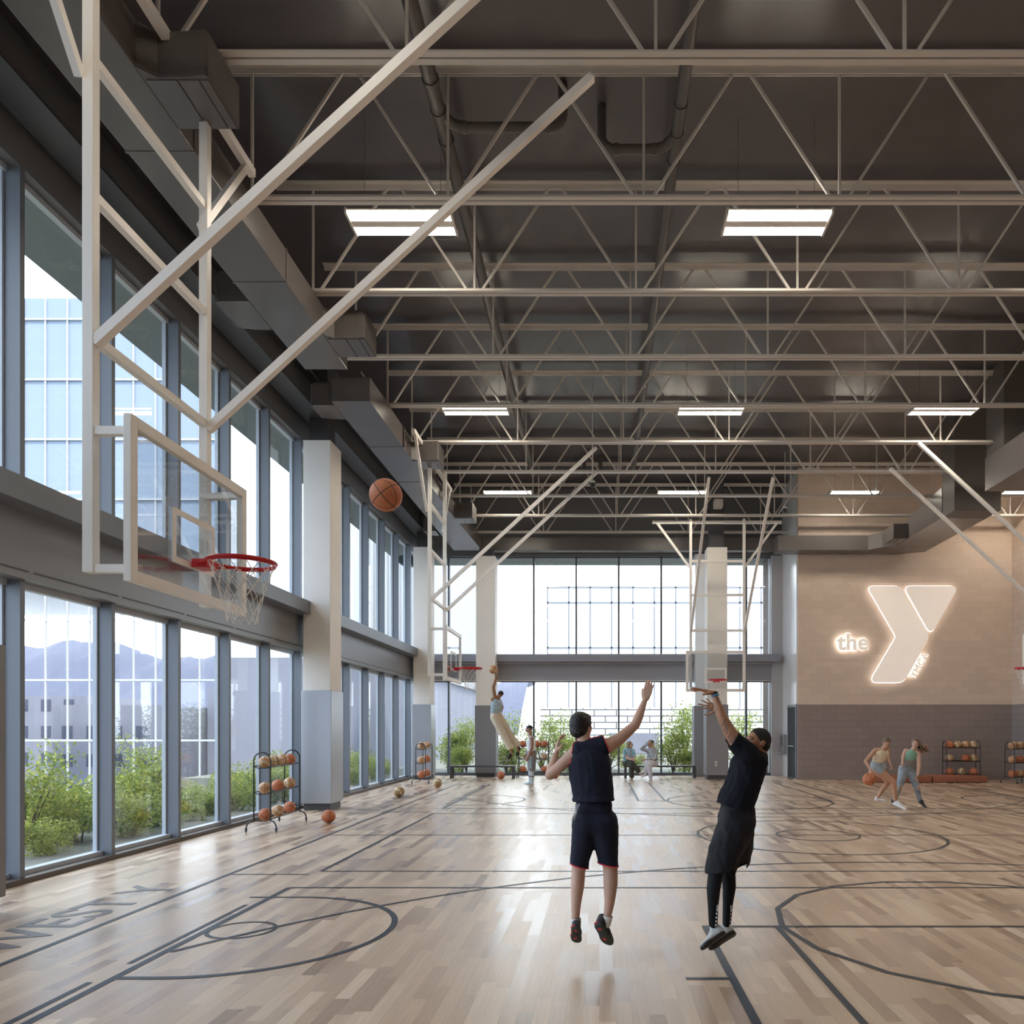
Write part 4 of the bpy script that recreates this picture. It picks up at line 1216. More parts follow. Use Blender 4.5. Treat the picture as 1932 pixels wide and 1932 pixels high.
body += chain([P(1105,1545), P(1097,1600,.02), P(1091,1645,.03), P(1090,1668,-.005), P(1087,1705,-.03), P(1086,1738,-.045)], [.072,.058,.048,.047,.034,.025])
body += chain([P(1136,1545), P(1147,1600,.02), P(1152,1642,.03), P(1152,1668,-.005), P(1150,1700,-.03), P(1145,1730,-.05)], [.074,.062,.051,.050,.036,.026])
blob('body', body, .0058, SK1, e, 2)
face_parts(e, HE, hq, HR, HA, .80)
# hair
r_ = random.Random(4); hp = [ell(hq(-.022,0,.030), (.085,.072,.084), HR), ell(hq(-.05,0,-.02), (.062,.062,.062), HR), ell(hq(.015,0,.075), (.062,.056,.032), HR)]
for i in range(70):
    a = r_.uniform(0, 2*PI); b = r_.uniform(.15, 1.45)
    v = Vector((math.cos(a)*math.cos(b)*.088-.018, math.sin(a)*math.cos(b)*.072, .035+math.sin(b)*.078))
    if v.x > .045 and v.z < .07: continue
    hp.append(ell(hq(*v), (r_.uniform(.010,.017),)*3))
hair = blob('hair', hp, .005, HAIRK, e, 1, .004, 60, cuts=[(hq(.058,0,0), (HA[0]-HA[2]*.35).normalized(), None)])
# tank top
bt = Vector((0,1,0))
tk = [cap(P(1112,1440), P(1119,1500), .134, .132, side=(1,0,0), ku=1.10, kv=.84), cap(P(1095,1418), P(1134,1407), .078, .076, side=(0,1,0), ku=.95),
      cap(P(1105,1419), P(1116,1416), .075, .075), ell(P(1119,1508), (.150,.128,.05))]
cuts = [cutline(F, (1078,1401.5), (1142,1386.5), (1110,1450)), cutline(F, (1083,1395), (1077.5,1436), (1110,1440), lambda c: c.z > P(0,1440).z), 
        cutline(F, (1137,1386), (1155,1432), (1110,1440), lambda c: c.z > P(0,1434).z), cutline(F, (1079,1512), (1157,1510), (1110,1440))]
blob('tank_top', tk, .006, NAVY, e, 3, .010, 15, cuts=cuts, thick=.003, trim=(.0042, REDT, 'red_piping', P(0,1480).z))
# shorts
sh = [cap(P(1110,1522), P(1131,1522), .090, .090, side=(0,1,0), ku=1.1), cap(P(1107,1552), P(1138,1552), .100, .104, side=(0,1,0), ku=1.05)]
sh += chain([P(1105,1560), P(1094,1625,.02), P(1092,1652,.03)], [.098,.066,.064]) + chain([P(1139,1560), P(1147,1620,.02), P(1148,1650,.03)], [.104,.074,.072])
mid = P(1118,0).x
cuts = [cutline(F, (1080,1507), (1160,1509), (1120,1560)), cutline(F, (1072,1629), (1112,1640), (1095,1600), lambda c: c.x < mid), cutline(F, (1124,1627), (1170,1637), (1150,1600), lambda c: c.x >= mid)]
so = blob('shorts', sh, .006, NAVY, e, 4, .008, 14, cuts=cuts, thick=.003, trim=(.0055, REDT, 'red_hem', -P(0,1600).z))
t = B()
for k in range(3): tube(t, [P(1090+k*2.2,1513,-.118), P(1085+k*2.0,1528,-.105), P(1079.5+k*2.3,1545,-.088)], .0022, 5)
obj('side_stripes', t, mat('stripe_white', (.7,.7,.75), .6), so, smooth=True).data.transform(Matrix.Translation(-e.location))
# socks and shoes
blob('sock', chain([P(1087,1732,-.042), P(1087,1742,-.045)], [.035,.034]), .005, SOCKW, e, 2, .002, 60, cuts=[cutline(F, (1070,1729), (1100,1730), (1087,1745))])
blob('sock', chain([P(1146,1726,-.048), P(1143,1738,-.05)], [.037,.036]), .005, SOCKW, e, 2, .002, 60, cuts=[cutline(F, (1130,1721), (1160,1727), (1142,1745))])
SHOEB = mat('black_shoe', (.015,.015,.025), .5)
for (h, tt, dy) in (((1087,1742), (1088.5,1783), 0), ((1127.5,1737), (1151,1788), 0)):
    a, b = P(h[0], h[1], -.125), P(tt[0], tt[1], .045)
    o, q, L, ax = shoe(e, a, b, (-.05 if h[0] < 1100 else -.35, -1, -.9), SHOEB, SOLEG, fat=1.12)
    lace(e, o, q, L, SOCKW)
    d, sd, u = ax
    for cx in (.17, .66):
        t = B(); bmesh.ops.create_circle(t, cap_ends=True, segments=16, radius=L*.055, matrix=Matrix(((d.x, sd.x, -u.x, 0), (d.y, sd.y, -u.y, 0), (d.z, sd.z, -u.z, 0), (0,0,0,1))))
        r2 = bmesh.ops.extrude_face_region(t, geom=t.faces[:]); bmesh.ops.translate(t, verts=[v for v in r2['geom'] if isinstance(v, bmesh.types.BMVert)], vec=u*.004)
        bmesh.ops.translate(t, verts=t.verts, vec=q(cx, 0 if cx < .3 else .03, -.008))
        k = obj('tread_patch', t, REDT, o); k.data.transform(Matrix.Translation(-e.location))
    t = B(); pr = [(-.004,0),(.02,.08),(.10,.120),(.30,.120),(.48,.130),(.68,.165),(.84,.15),(.95,.095),(1.004,.0)]
    tube(t, [q(x, y*(1 if True else -1), .078) for x, y in pr], L*.020, 6); k = obj('midsole_edge', t, REDT, o, smooth=True); k.data.transform(Matrix.Translation(-e.location))

# ---- shooter in black, seen from the side and behind, arms up after the shot
def tattoo(name, col, ink, rough=.5):
    m, nt, out = newmat(name); p = principled(nt, out, col, rough)
    tc = node(nt, 'ShaderNodeTexCoord'); vo = node(nt, 'ShaderNodeTexNoise', Scale=34.0, Detail=3.0, Distortion=1.5); nt.links.new(tc.outputs['Object'], vo.inputs['Vector'])
    n2 = node(nt, 'ShaderNodeTexNoise', Scale=7.0); nt.links.new(tc.outputs['Object'], n2.inputs['Vector'])
    sp = node(nt, 'ShaderNodeSeparateXYZ'); nt.links.new(tc.outputs['Object'], sp.inputs[0])
    a = node(nt, 'ShaderNodeMapRange'); a.inputs[1].default_value = .44; a.inputs[2].default_value = .50; nt.links.new(vo.outputs['Fac'], a.inputs[0])
    b = node(nt, 'ShaderNodeMapRange'); b.inputs[1].default_value = .36; b.inputs[2].default_value = .46; nt.links.new(n2.outputs['Fac'], b.inputs[0])
    hz = node(nt, 'ShaderNodeMath', operation='LESS_THAN'); hz.inputs[1].default_value = .16; nt.links.new(sp.outputs['X'], hz.inputs[0])
    hz2 = node(nt, 'ShaderNodeMath', operation='GREATER_THAN'); hz2.inputs[1].default_value = 1.42; nt.links.new(sp.outputs['Z'], hz2.inputs[0])
    hz3 = node(nt, 'ShaderNodeMath', operation='LESS_THAN'); hz3.inputs[1].default_value = 1.755; nt.links.new(sp.outputs['Z'], hz3.inputs[0])
    mm = None
    for x in (a.outputs[0], b.outputs[0], hz.outputs[0], hz2.outputs[0], hz3.outputs[0]):
        if mm is None: mm = x; continue
        k = node(nt, 'ShaderNodeMath', operation='MULTIPLY'); nt.links.new(mm, k.inputs[0]); nt.links.new(x, k.inputs[1]); mm = k.outputs[0]
    k = node(nt, 'ShaderNodeMath', operation='MULTIPLY'); k.inputs[1].default_value = .62; nt.links.new(mm, k.inputs[0])
    mx = node(nt, 'ShaderNodeMix', data_type='RGBA'); mx.inputs['A'].default_value = (*col, 1); mx.inputs['B'].default_value = (*ink, 1)
    nt.links.new(k.outputs[0], mx.inputs['Factor']); nt.links.new(mx.outputs['Result'], p.inputs['Base Color'])
    return m
SK2 = tattoo('skin_tattooed', (.46,.22,.12), (.10,.085,.085)); SK2F = skinmat('skin_brown', (.36,.17,.09))
BLK = mat('black_tee', (.009,.010,.016), .85, spec=.2, bump=.2, bscale=140); BLK2 = mat('black_shorts', (.011,.011,.015), .7, spec=.3, bump=.2, bscale=120); TIGHT = mat('black_tights', (.006,.007,.010), .65, spec=.25)
BUZZ = mat('buzz_hair', (.018,.014,.012), .75, bump=.7, bscale=300)
F = Fig(1350, 1792, 5.1, 'person in black tee, shorts and tights leaping with both arms stretched up after a shot'); P = F.P; e = F.e
hc = P(1429, 1401, .0)
HP, HE, hq, HR, HA = head(hc, (-.94, -.26, .18), (.16,0,1), .86)
w1 = P(1342, 1309, -.12); w2 = P(1360, 1339, .12)
body = HP + [cap(P(1432,1436), P(1432,1412), .055, .048), cap(P(1412,1448), P(1391,1522), .105, .082, side=(0,1,0), ku=1.25, kv=1.0), cap(P(1408,1425,-.12), P(1425,1425,.12), .055, .055)]
body += chain([P(1404,1422,-.14), P(1382,1400,-.15), P(1370,1382,-.15), P(1357,1358,-.15)], [.056,.047,.043,.034]) + chain([P(1357,1358,-.15), P(1352,1344,-.14), w1], [.034,.034,.019])
body += chain([P(1418,1425,.13), P(1400,1402,.13), P(1384,1375,.13)], [.052,.042,.034]) + chain([P(1384,1375,.13), P(1376,1362,.13), w2], [.033,.032,.018])
body += hand(w1, (-1,.05,.24), (-.25,0,-1), (.0,-.6,-.5), .86, (.02,.06,.10,.16), .34, .9)
body += hand(w2, (-.85,.1,.45), (-.3,-.7,-.6), (.1,-.4,-.9), .80, (.08,.08,.12,.16), .62, 1.0)
body += chain([P(1382,1545,-.07), P(1349,1640,-.08), P(1343,1735,-.07)], [.07,.036,.020]) + chain([P(1392,1545,.07), P(1378,1648,.07), P(1374,1744,.05)], [.07,.036,.020])
blob('body', body, .0058, SK2, e, 2)
face_parts(e, HE, hq, HR, HA, .86)
blob('hair', [ell(hq(-.013,0,.026), (.0855,.0685,.0835), HR), ell(hq(-.037,0,-.01), (.062,.063,.062), HR)], .004, BUZZ, e, 2, cuts=[(hq(.016,0,.012), (HA[0]*.80-HA[2]*.60).normalized(), None)])
t = B(); tube(t, [hq(.06,.028,-.072), hq(.085,.014,-.082), hq(.09,0,-.086), hq(.085,-.014,-.082), hq(.06,-.028,-.072)], [.006,.009,.011,.009,.006], 6); obj('beard', t, BUZZ, e, smooth=True, world=True)
ts = [cap(P(1412,1446), P(1393,1505), .124, .120, side=(0,1,0), ku=1.22, kv=1.0), cap(P(1408,1427,-.11), P(1424,1427,.12), .070, .072), cap(P(1424,1438,-.06), P(1424,1438,.08), .080, .080), cap(P(1431,1430,-.03), P(1431,1430,.04), .062, .062)]
ts += chain([P(1404,1422,-.14), P(1382,1400,-.15), P(1366,1386,-.15)], [.074,.064,.058]) + chain([P(1418,1426,.13), P(1396,1402,.13), P(1386,1388,.13)], [.068,.056,.054])
ts += [cap(P(1390,1508), P(1384,1530), .128, .130, side=(0,1,0), ku=1.15)]
zs = P(0,1425).z
cuts = [cutline(F, (1381,1388), (1366,1411), (1400,1430), lambda c: c.z > P(0,1416).z and c.x < P(1392,0).x), cutline(F, (1345,1511), (1425,1535), (1400,1450)),
        cutline(F, (1412,1416), (1450,1421), (1410,1460), lambda c: (c-P(1435,1420)).length < .066)]
blob('t_shirt', ts, .006, BLK, e, 3, .013, 16, cuts=cuts, thick=.003)
sh = [cap(P(1392,1518), P(1390,1545), .112, .126, side=(0,1,0), ku=1.2, kv=1.0)]
sh += chain([P(1388,1550,-.05), P(1366,1600,-.07), P(1356,1640,-.08)], [.125,.118,.105], side=(0,1,0), ku=.9) + chain([P(1394,1555,.06), P(1396,1600,.07), P(1394,1632,.07), P(1389,1648,.07)], [.118,.105,.088,.07])
cuts = [cutline(F, (1350,1506), (1425,1522), (1390,1580)), cutline(F, (1328,1643), (1398,1629), (1370,1600), lambda c: c.y < F.Y+.01), cutline(F, (1384,1655), (1420,1632), (1390,1600), lambda c: c.y >= F.Y+.01)]
blob('shorts', sh, .0065, BLK2, e, 3, .016, 11, cuts=cuts, thick=.003)
for (a, nm) in (([P(1360,1600,-.08), P(1347,1642,-.08), P(1342.5,1672,-.085), P(1342,1705,-.08), P(1342.5,1738,-.07)], 0), ([P(1388,1605,.07), P(1377,1650,.07), P(1379,1676,.065), P(1376,1710,.06), P(1373.5,1745,.05)], 1)):
    lg = blob('tights_leg', chain(a, [.070,.052,.0475,.036,.030]), .0055, TIGHT, e, 3)
    t = B(); ex = (1348.5 if nm == 0 else 1380.5); ey = (1700 if nm == 0 else 1710); dyy = (-.108 if nm == 0 else .03)
    pts_ = [(0,0,12)]+[(0,15+7*k,3.2) for k in range(4)]
    for (qx, qy, h) in pts_:
        c0 = P(ex-qy*.07, ey+qy, dyy); c1 = P(ex-qy*.07, ey+qy+h, dyy); tube(t, [c0, c1], .0052, 6)
    k = obj('white_print', t, SOCKW, lg, smooth=True); k.data.transform(Matrix.Translation(-e.location))
SHW = mat('white_black_shoe', (.55,.55,.53), .5, bump=.3, bscale=120); SOLB = mat('black_sole', (.012,.012,.013), .5)
for (h, tt, dy, nn) in (((1366,1754), (1319,1784), -.09, (.5,-.6,-.7)), ((1391,1763), (1338,1793), .03, (.45,-.75,-.6))):
    a, b = P(h[0], h[1], dy), P(tt[0], tt[1], dy-.02)
    o, q, L, ax = shoe(e, a, b, nn, SHW, SOLB, fat=1.3); lace(e, o, q, L, SOLB)
    t = B(); tube(t, [q(.10,-.10,.20), q(.2,-.125,.26), q(.34,-.12,.22), q(.42,-.115,.15)], L*.035, 6); k = obj('dark_overlay', t, SOLB, o, smooth=True); k.data.transform(Matrix.Translation(-e.location))
CY = mat('cyan_band', (.05,.35,.62), .5)
for (c, dd, m) in ((w1+Vector((.008,0,-.018)), (P(1352,1344,-.14)-w1), CY), (w1+Vector((.0,0,-.002)), (P(1352,1344,-.14)-w1), SOLB), (w2+Vector((.004,0,-.01)), (P(1376,1362,.13)-w2), mat('blue_band', (.10,.14,.55), .5))):
    d, u, v = frame_of(dd); t = B(); tube(t, [c + (u*math.cos(k/14*2*PI)+v*math.sin(k/14*2*PI))*.0225 for k in range(14)], .0065, 6, closed=True); obj('wristband', t, m, e, smooth=True, world=True)

# ---- generic smaller figures
def person(px, py, Y, label, skin, parts, vox=.011): 
    F = Fig(px, py, Y, label); r = parts(F); blob('body', r, vox, skin, F.e, 2); return F
def mkshoe(F, h, t, dyh, dyt, m, sm, nn=(0,0,-1)):
    return shoe(F.e, F.P(h[0], h[1], dyh), F.P(t[0], t[1], dyt), nn, m, sm)
SHW2 = mat('white_sneaker', (.75,.76,.78), .5); 
# standing man in white tank top, seen from the side
SK3 = skinmat('skin_mid', (.33,.19,.14)); WHT = mat('white_tank', (.72,.74,.76), .7); GRYS = mat('grey_shorts', (.20,.20,.22), .7); LB = mat('pale_blue_sock', (.50,.60,.66), .7)
F = Fig(1001, 1479, 20.9, 'person in white tank top and grey shorts standing in front of the far ball rack'); P = F.P; s = 1.0
HP, HE, hq, HR, HA = head(P(998, 1375.5), (-1,-.15,0), (0,0,1), .98)
b = HP + [cap(P(1001,1390), P(999.5,1380), .062, .055), cap(P(1002,1400), P(1003,1424), .125, .12, side=(0,1,0), ku=1.25, kv=.9), cap(P(1003,1393,-.16), P(1003,1393,.16), .06, .06)]
b += chain([P(1004.5,1393,-.19), P(1004.5,1411,-.21), P(998,1427,-.22)], [.058,.045,.03]) + hand(P(998,1427,-.22), (-.35,0,-1), (0,1,0), (-1,0,0), .95, (.3,.35,.4,.45))
b += chain([P(1002,1393,.19), P(999,1411,.20), P(991,1424,.18)], [.055,.042,.03]) + hand(P(991,1424,.18), (-.3,0,-1), (0,-1,0), (-1,0,0), .95, (.3,.35,.4,.45))
b += chain([P(1004,1424,-.08), P(1004,1450,-.09), P(1003.5,1473,-.09)], [.10,.062,.042]) + chain([P(1003,1424,.08), P(1001,1450,.09), P(1000,1472,.09)], [.10,.062,.042])
blob('body', b, .011, SK3, F.e, 2); face_parts(F.e, HE, hq, HR, HA, .98)
blob('hair', [ell(hq(-.018,0,.04), (.095,.08,.078), HR)], .011, HAIRK, F.e, 1, cuts=[(hq(.055,0,.0), (HA[0]-HA[2]*.5).normalized(), None)])
blob('tank_top', [cap(P(1001.5,1401), P(1003,1421), .138, .128, side=(0,1,0), ku=1.22, kv=.95), cap(P(1002,1393,-.10), P(1002,1393,.10), .068, .068)], .011, WHT, F.e, 2, cuts=[cutline(F, (990,1417), (1014,1418), (1002,1400))])
sh = blob('shorts', [cap(P(1003,1420), P(1003.5,1430), .14, .14, side=(0,1,0), ku=1.2)]+chain([P(1004,1430,-.08), P(1004,1450,-.09)], [.125,.105])+chain([P(1002,1430,.08), P(1001.5,1450,.09)], [.125,.105]), .011, GRYS, F.e, 2, .01, 12, cuts=[cutline(F, (980,1453), (1020,1453.5), (1003,1430))])
t = B()
for k in range(9): q = P(1002.5+.5*math.sin(k*1.7), 1427+2.6*k, -.205); sphere(t, q, .014+.004*(k % 2), 8, 6, (1.5,.4,1))
obj('side_print', t, mat('pale_teal_print', (.45,.65,.68), .6), sh, smooth=True).data.transform(Matrix.Translation(-F.e.location))
for dy, x in ((-.09, 1004.5), (.09, 1000.5)):
    so = blob('sock', chain([P(x,1456,dy), P(x-.3,1474,dy)], [.062,.048]), .011, LB, F.e, 1, cuts=[cutline(F, (980,1454.5), (1020,1454.5), (1003,1470))])
    t = B(); c = P(x-.2, 1464.5, dy); tube(t, [c+Vector((math.cos(k/12*2*PI), math.sin(k/12*2*PI), 0))*.060 for k in range(12)], .011, 6, closed=True); obj('sock_band', t, mat('plum_band', (.20,.08,.10), .7), so, smooth=True).data.transform(Matrix.Translation(-F.e.location))
    mkshoe(F, (x+3.6, 1480), (x-14.0, 1480.3), dy, dy-.02, LB, SHW2)
# dunking player
SKD = skinmat('skin_deep', (.30,.16,.08)); TEAL = mat('pale_blue_tank', (.36,.47,.54), .7, var=.25, vscale=14); CREAM = mat('cream_trousers', (.62,.54,.42), .7)
F = Fig(958, 1433, 19.6, 'person in pale blue tank and long cream trousers leaping to dunk a ball'); P = F.P; e = F.e
HP, HE, hq, HR, HA = head(P(943.5, 1309.5, .06), (-.45,.75,.35), (.25,-.1,1), .90)
wr = P(935.6, 1270, .02)
b = HP + [cap(P(937,1322), P(941,1314,.03), .06, .055), cap(P(936,1330), P(935,1350), .13, .12, side=(.8,.6,0), ku=1.1, kv=.8), cap(P(930,1320,-.05), P(942,1322,.10), .055, .05)]
b += chain([P(934,1318,-.03), P(931,1297,-.03), P(935.6,1281,.0), wr], [.058,.048,.040,.028]) + hand(wr, (.15,.1,1), (-1,.2,-.2), (0,1,.2), .95, (.35,.38,.38,.40), .30, .8)
b += chain([P(942,1322,.10), P(946,1334,.16), P(944,1344,.12)], [.05,.042,.028]) + hand(P(944,1344,.12), (-.2,0,-1), (-1,0,0), (0,1,0), .9, (.5,.5,.5,.5))
b += chain([P(933,1352,-.03), P(948,1382,-.03), P(964,1410,-.03), P(966,1422,-.03)], [.09,.07,.04,.035]) + chain([P(941,1352,.08), P(957,1378,.1), P(975,1405,.1), P(977,1418,.1)], [.09,.07,.04,.035])
blob('body', b, .011, SKD, e, 2)
blob('hair', [ell(hq(-.015,0,.035), (.086,.070,.070), HR)], .011, BUZZ, e, 1, cuts=[(hq(.04,0,.03), (HA[0]-HA[2]*.5).normalized(), None)])
face_parts(e, HE, hq, HR, HA, .90)
blob('tank_top', [cap(P(937,1330), P(935,1350), .148, .142, side=(.8,.6,0), ku=1.1, kv=.85), cap(P(933,1321,-.03), P(940,1322,.06), .07, .07)], .011, TEAL, e, 2, .012, 14, cuts=[cutline(F, (920,1345), (955,1347), (937,1330)), cutline(F, (925,1318), (940,1312), (937,1330))])
blob('trousers', [cap(P(936,1346), P(935,1354), .145, .14, side=(.8,.6,0), ku=1.05, kv=.85)] + chain([P(934,1353,-.04), P(947,1381,-.04), P(956,1397,-.04), P(963,1411,-.03)], [.125,.105,.10,.098]) + chain([P(941,1353,.08), P(956,1378,.1), P(966,1393,.1), P(975,1406,.1)], [.12,.10,.095,.09]),
     .011, CREAM, e, 2, .018, 9, cuts=[cutline(F, (954,1417), (985,1405), (940,1370))])
BRN = mat('brown_boot', (.07,.045,.025), .6)
mkshoe(F, (969, 1416), (959.5, 1433), -.03, -.06, BRN, SOLB, (.5,-.8,-.3)); mkshoe(F, (981, 1410), (974, 1427), .1, .08, BRN, SOLB, (.6,-.7,-.3))
ballpx(931, 1263, 19.55, .118, 't', 'tan basketball held high in the hand of the dunking player', (1,.5,.2))
# two women on the bench
def seated(px, label, hairc, top, trous, flip, J):
    F = Fig(px, 1470, 23.4, label); P = F.P; e = F.e
    HP, HE, hq, HR, HA = head(P(*J['head']), J['fw'], (0,0,1), 1.0)
    b = HP + [cap(P(J['sh'][0], J['sh'][1]-1), P(J['head'][0], J['head'][1]+6), .055, .05), cap(P(J['sh'][0], J['sh'][1]+3), P(J['hip'][0], J['hip'][1]-2), .13, .135, side=(1,0,0), ku=1.15, kv=.85)]
    for a in J['arms']:
        pts = [P(*q) for q in a]; b += chain(pts, [.052,.043,.03][:len(pts)]); d = pts[-1]-pts[-2]; b += hand(pts[-1], d, (0,1,0), (0,0,1), .95, (.4,.4,.45,.5))
    for l in J['legs']: b += chain([P(*q) for q in l], [.10,.065,.042])
    blob('body', b, .011, J['skin'], e, 2); face_parts(e, HE, hq, HR, HA, 1.0)
    hp = [ell(hq(-.02,0,.035), (.098,.088,.085), HR)]
    for q in J['hair']: hp.append(q if isinstance(q, tuple) else q)
    for sgn in (1, -1): hp += [cap(hq(-.03, sgn*.06, .02), hq(-.035, sgn*.07, J['hl']), .045, .04)]
    hp.append(cap(hq(-.07,0,.02), hq(-.075,0,J['hl']), .05, .055))
    blob('hair', hp, .011, hairc, e, 2, cuts=[(hq(.07,0,.05), (HA[0]-HA[2]*.4).normalized(), None)])
    tp = [cap(P(J['sh'][0], J['sh'][1]+3), P(J['hip'][0], J['hip'][1]-1), .145, .155, side=(1,0,0), ku=1.15, kv=.9), cap(P(J['sh'][0]-7.5, J['sh'][1]+1), P(J['sh'][0]+7.5, J['sh'][1]+1), .062, .062)]
    for a, n in zip(J['arms'], J['sl']):
        pts = [P(*q) for q in a]
        tp += chain(pts[:2] if n < 2 else pts, [.062,.054,.04])
    blob('blouse', tp, .011, top, e, 2, .006, 16)
    tr = [cap(P(J['hip'][0]-4, J['hip'][1]+3), P(J['hip'][0]+4, J['hip'][1]+3), .13, .13)]
    for l in J['legs']: tr += chain([P(*q) for q in l[:-1]] + [P(*l[-1])], [.118,.082,J['cuff']])
    blob('trousers', tr, .011, trous, e, 2, .006, 12, cuts=[cutline(F, (px-40, J['hem']), (px+40, J['hem']), (px, 1430))])
    for (h, t_, a_, b_, m) in J['shoes']: mkshoe(F, h, t_, a_, b_, m, SHW2)
    return F
def printmat(name, cols, sc):
    m, nt, out = newmat(name); p = principled(nt, out, cols[0], .8)
    tc = node(nt, 'ShaderNodeTexCoord'); v = node(nt, 'ShaderNodeTexVoronoi', Scale=sc); nt.links.new(tc.outputs['Object'], v.inputs['Vector'])
    sx = node(nt, 'ShaderNodeSeparateColor'); nt.links.new(v.outputs['Color'], sx.inputs[0])
    cr = node(nt, 'ShaderNodeValToRGB'); cr.color_ramp.interpolation = 'CONSTANT'; el = cr.color_ramp.elements
    el[0].color = (*cols[0], 1); el[1].position = .6; el[1].color = (*cols[1], 1)
    for i, c in enumerate(cols[2:]): k = el.new(.2+.2*i); k.color = (*c, 1)
    nt.links.new(sx.outputs[0], cr.inputs[0]); nt.links.new(cr.outputs[0], p.inputs['Base Color']); return m
SKP = skinmat('skin_pale', (.58,.36,.28)); BOB = mat('light_brown_hair', (.27,.20,.13), .6, bump=.4); BLO = mat('blonde_hair', (.50,.36,.20), .6, bump=.4)
seated(1188, 'person with brown bob in printed blouse and dark trousers sitting on the far bench', BOB, printmat('printed_blouse', [(.62,.64,.68), (.10,.30,.34), (.45,.30,.36), (.20,.42,.55)], 26), mat('olive_black_trousers', (.045,.045,.035), .7), 0,
   dict(skin=SKP, head=(1188.5,1405), fw=(.9,-.35,.05), sh=(1187.5,1415), hip=(1186,1437), hl=-.10, hair=[], cuff=.075, hem=1466,
        arms=[[(1179,1417,-.05),(1179.5,1428,-.12),(1190,1432,-.25)], [(1195,1417,-.05),(1197,1427,-.12),(1193,1432,-.27)]], sl=[1,1],
        legs=[[(1182,1440,0),(1191,1438,-.42),(1203,1453,-.42),], [(1184,1440,0),(1190,1443,-.42),(1191,1467,-.36)]],
        shoes=[((1187.5,1471.5),(1185.5,1475.5),-.40,-.62,SHW2), ((1204,1458),(1212,1461),-.44,-.54,SKP)]))
seated(1229, 'person with blonde hair and cap in dotted top and white trousers on the far bench', BLO, printmat('dotted_top', [(.30,.31,.34), (.55,.56,.60), (.20,.22,.28), (.42,.48,.52)], 40), mat('white_trousers', (.66,.66,.74), .7), 0,
   dict(skin=SKP, head=(1228,1405), fw=(-.85,-.4,0), sh=(1230,1415), hip=(1231,1437), hl=-.17, hair=[], cuff=.058, hem=1468,
        arms=[[(1222,1417,-.02),(1210,1412.5,-.08),(1222,1403,-.10)], [(1237,1418,-.05),(1236,1431,-.12),(1218,1433,-.28)]], sl=[2,2],
        legs=[[(1234,1440,0),(1219,1438,-.38),(1216,1460,-.36)], [(1232,1441,0),(1223,1441,-.42),(1226,1466,-.40)]],
        shoes=[((1217,1462),(1207,1466),-.38,-.45,SHW2), ((1227.5,1472),(1223.5,1477),-.40,-.58,SHW2)]))
# cap of the second woman
Fc = [o for o in bpy.data.objects if o.get('label', '').startswith('person with blonde hair')][0]
c = W(1228.3, 1400.5, 23.4)
t = B(); sphere(t, c, .105, 16, 10, (1,1,.75)); 
for v in list(t.verts):
    if v.co.z < c.z-.005: v.co.z = c.z-.005
box(t, c.x-.20, c.x-.05, c.y-.10, c.y+.03, c.z-.012, c.z+.002); obj('cap', t, mat('dark_green_cap', (.06,.10,.06), .8), Fc, smooth=.7, world=True)

# ---- two girls playing by the mats
SKG = skinmat('skin_tan', (.52,.29,.19)); CRM = mat('cream_tank', (.66,.53,.36), .7); DEN = mat('light_denim', (.33,.39,.43), .8, var=.2, vscale=10)
F = Fig(1672, 1524, 14.6, 'person in cream tank top and denim shorts bending to dribble beside the mats'); P = F.P; e = F.e
HP, HE, hq, HR, HA = head(P(1668.5, 1401.5, -.10), (-.05,-.78,-.62), (0.02,-.6,.8), .86)
wl = P(1634, 1450.5, -.22); wr = P(1675.5, 1440, -.10)
b = HP + [cap(P(1664,1416,-.02), P(1667,1408,-.07), .052, .046), cap(P(1663,1422), P(1657,1441,.02), .11, .10, side=(1,0,0), ku=1.15, kv=.85), cap(P(1651,1416,-.02), P(1674,1414,-.02), .048, .048)]
b += chain([P(1650,1416,-.02), P(1629.5,1436,-.10), wl], [.046,.034,.024]) + hand(wl, (-.1,-.3,-1), (0,-.2,-1), (.8,-.5,0), .88, (.2,.2,.25,.3), .25, .7)
b += chain([P(1674,1415,-.02), P(1674,1428,-.04), wr], [.044,.034,.024]) + hand(wr, (.4,-.2,-1), (-1,0,0), (0,-1,0), .85, (.5,.5,.5,.5))
b += chain([P(1653,1453,.0), P(1681,1474,-.12), P(1684,1490,-.10), P(1688,1511,-.06)], [.098,.055,.052,.032]) + chain([P(1666,1452,.05), P(1678,1478,.10), P(1673,1490,.20), P(1666,1506,.26)], [.092,.054,.050,.032])
blob('body', b, .0095, SKG, e, 2); face_parts(e, HE, hq, HR, HA, .86)
blob('hair', [ell(hq(-.02,0,.035), (.088,.074,.078), HR), cap(hq(-.06,.05,-.01), hq(-.05,.075,-.07), .022, .014), cap(hq(-.06,-.05,-.01), hq(-.03,-.085,-.07), .022, .012), ell(hq(-.085,0,.0), (.045,.045,.045), HR)], .0095, mat('brown_hair', (.13,.085,.05), .55, bump=.4), e, 2, cuts=[(hq(.045,0,.05), (HA[0]-HA[2]*.35).normalized(), None)])
blob('tank_top', [cap(P(1662,1424), P(1658,1438,.02), .123, .112, side=(1,0,0), ku=1.15, kv=.9), cap(P(1655,1417,-.02), P(1655,1422,-.03), .045, .06), cap(P(1672,1415,-.02), P(1671,1422,-.03), .04, .06)], .0095, CRM, e, 2, .004, 16, cuts=[cutline(F, (1640,1438), (1675,1440), (1660,1425))])
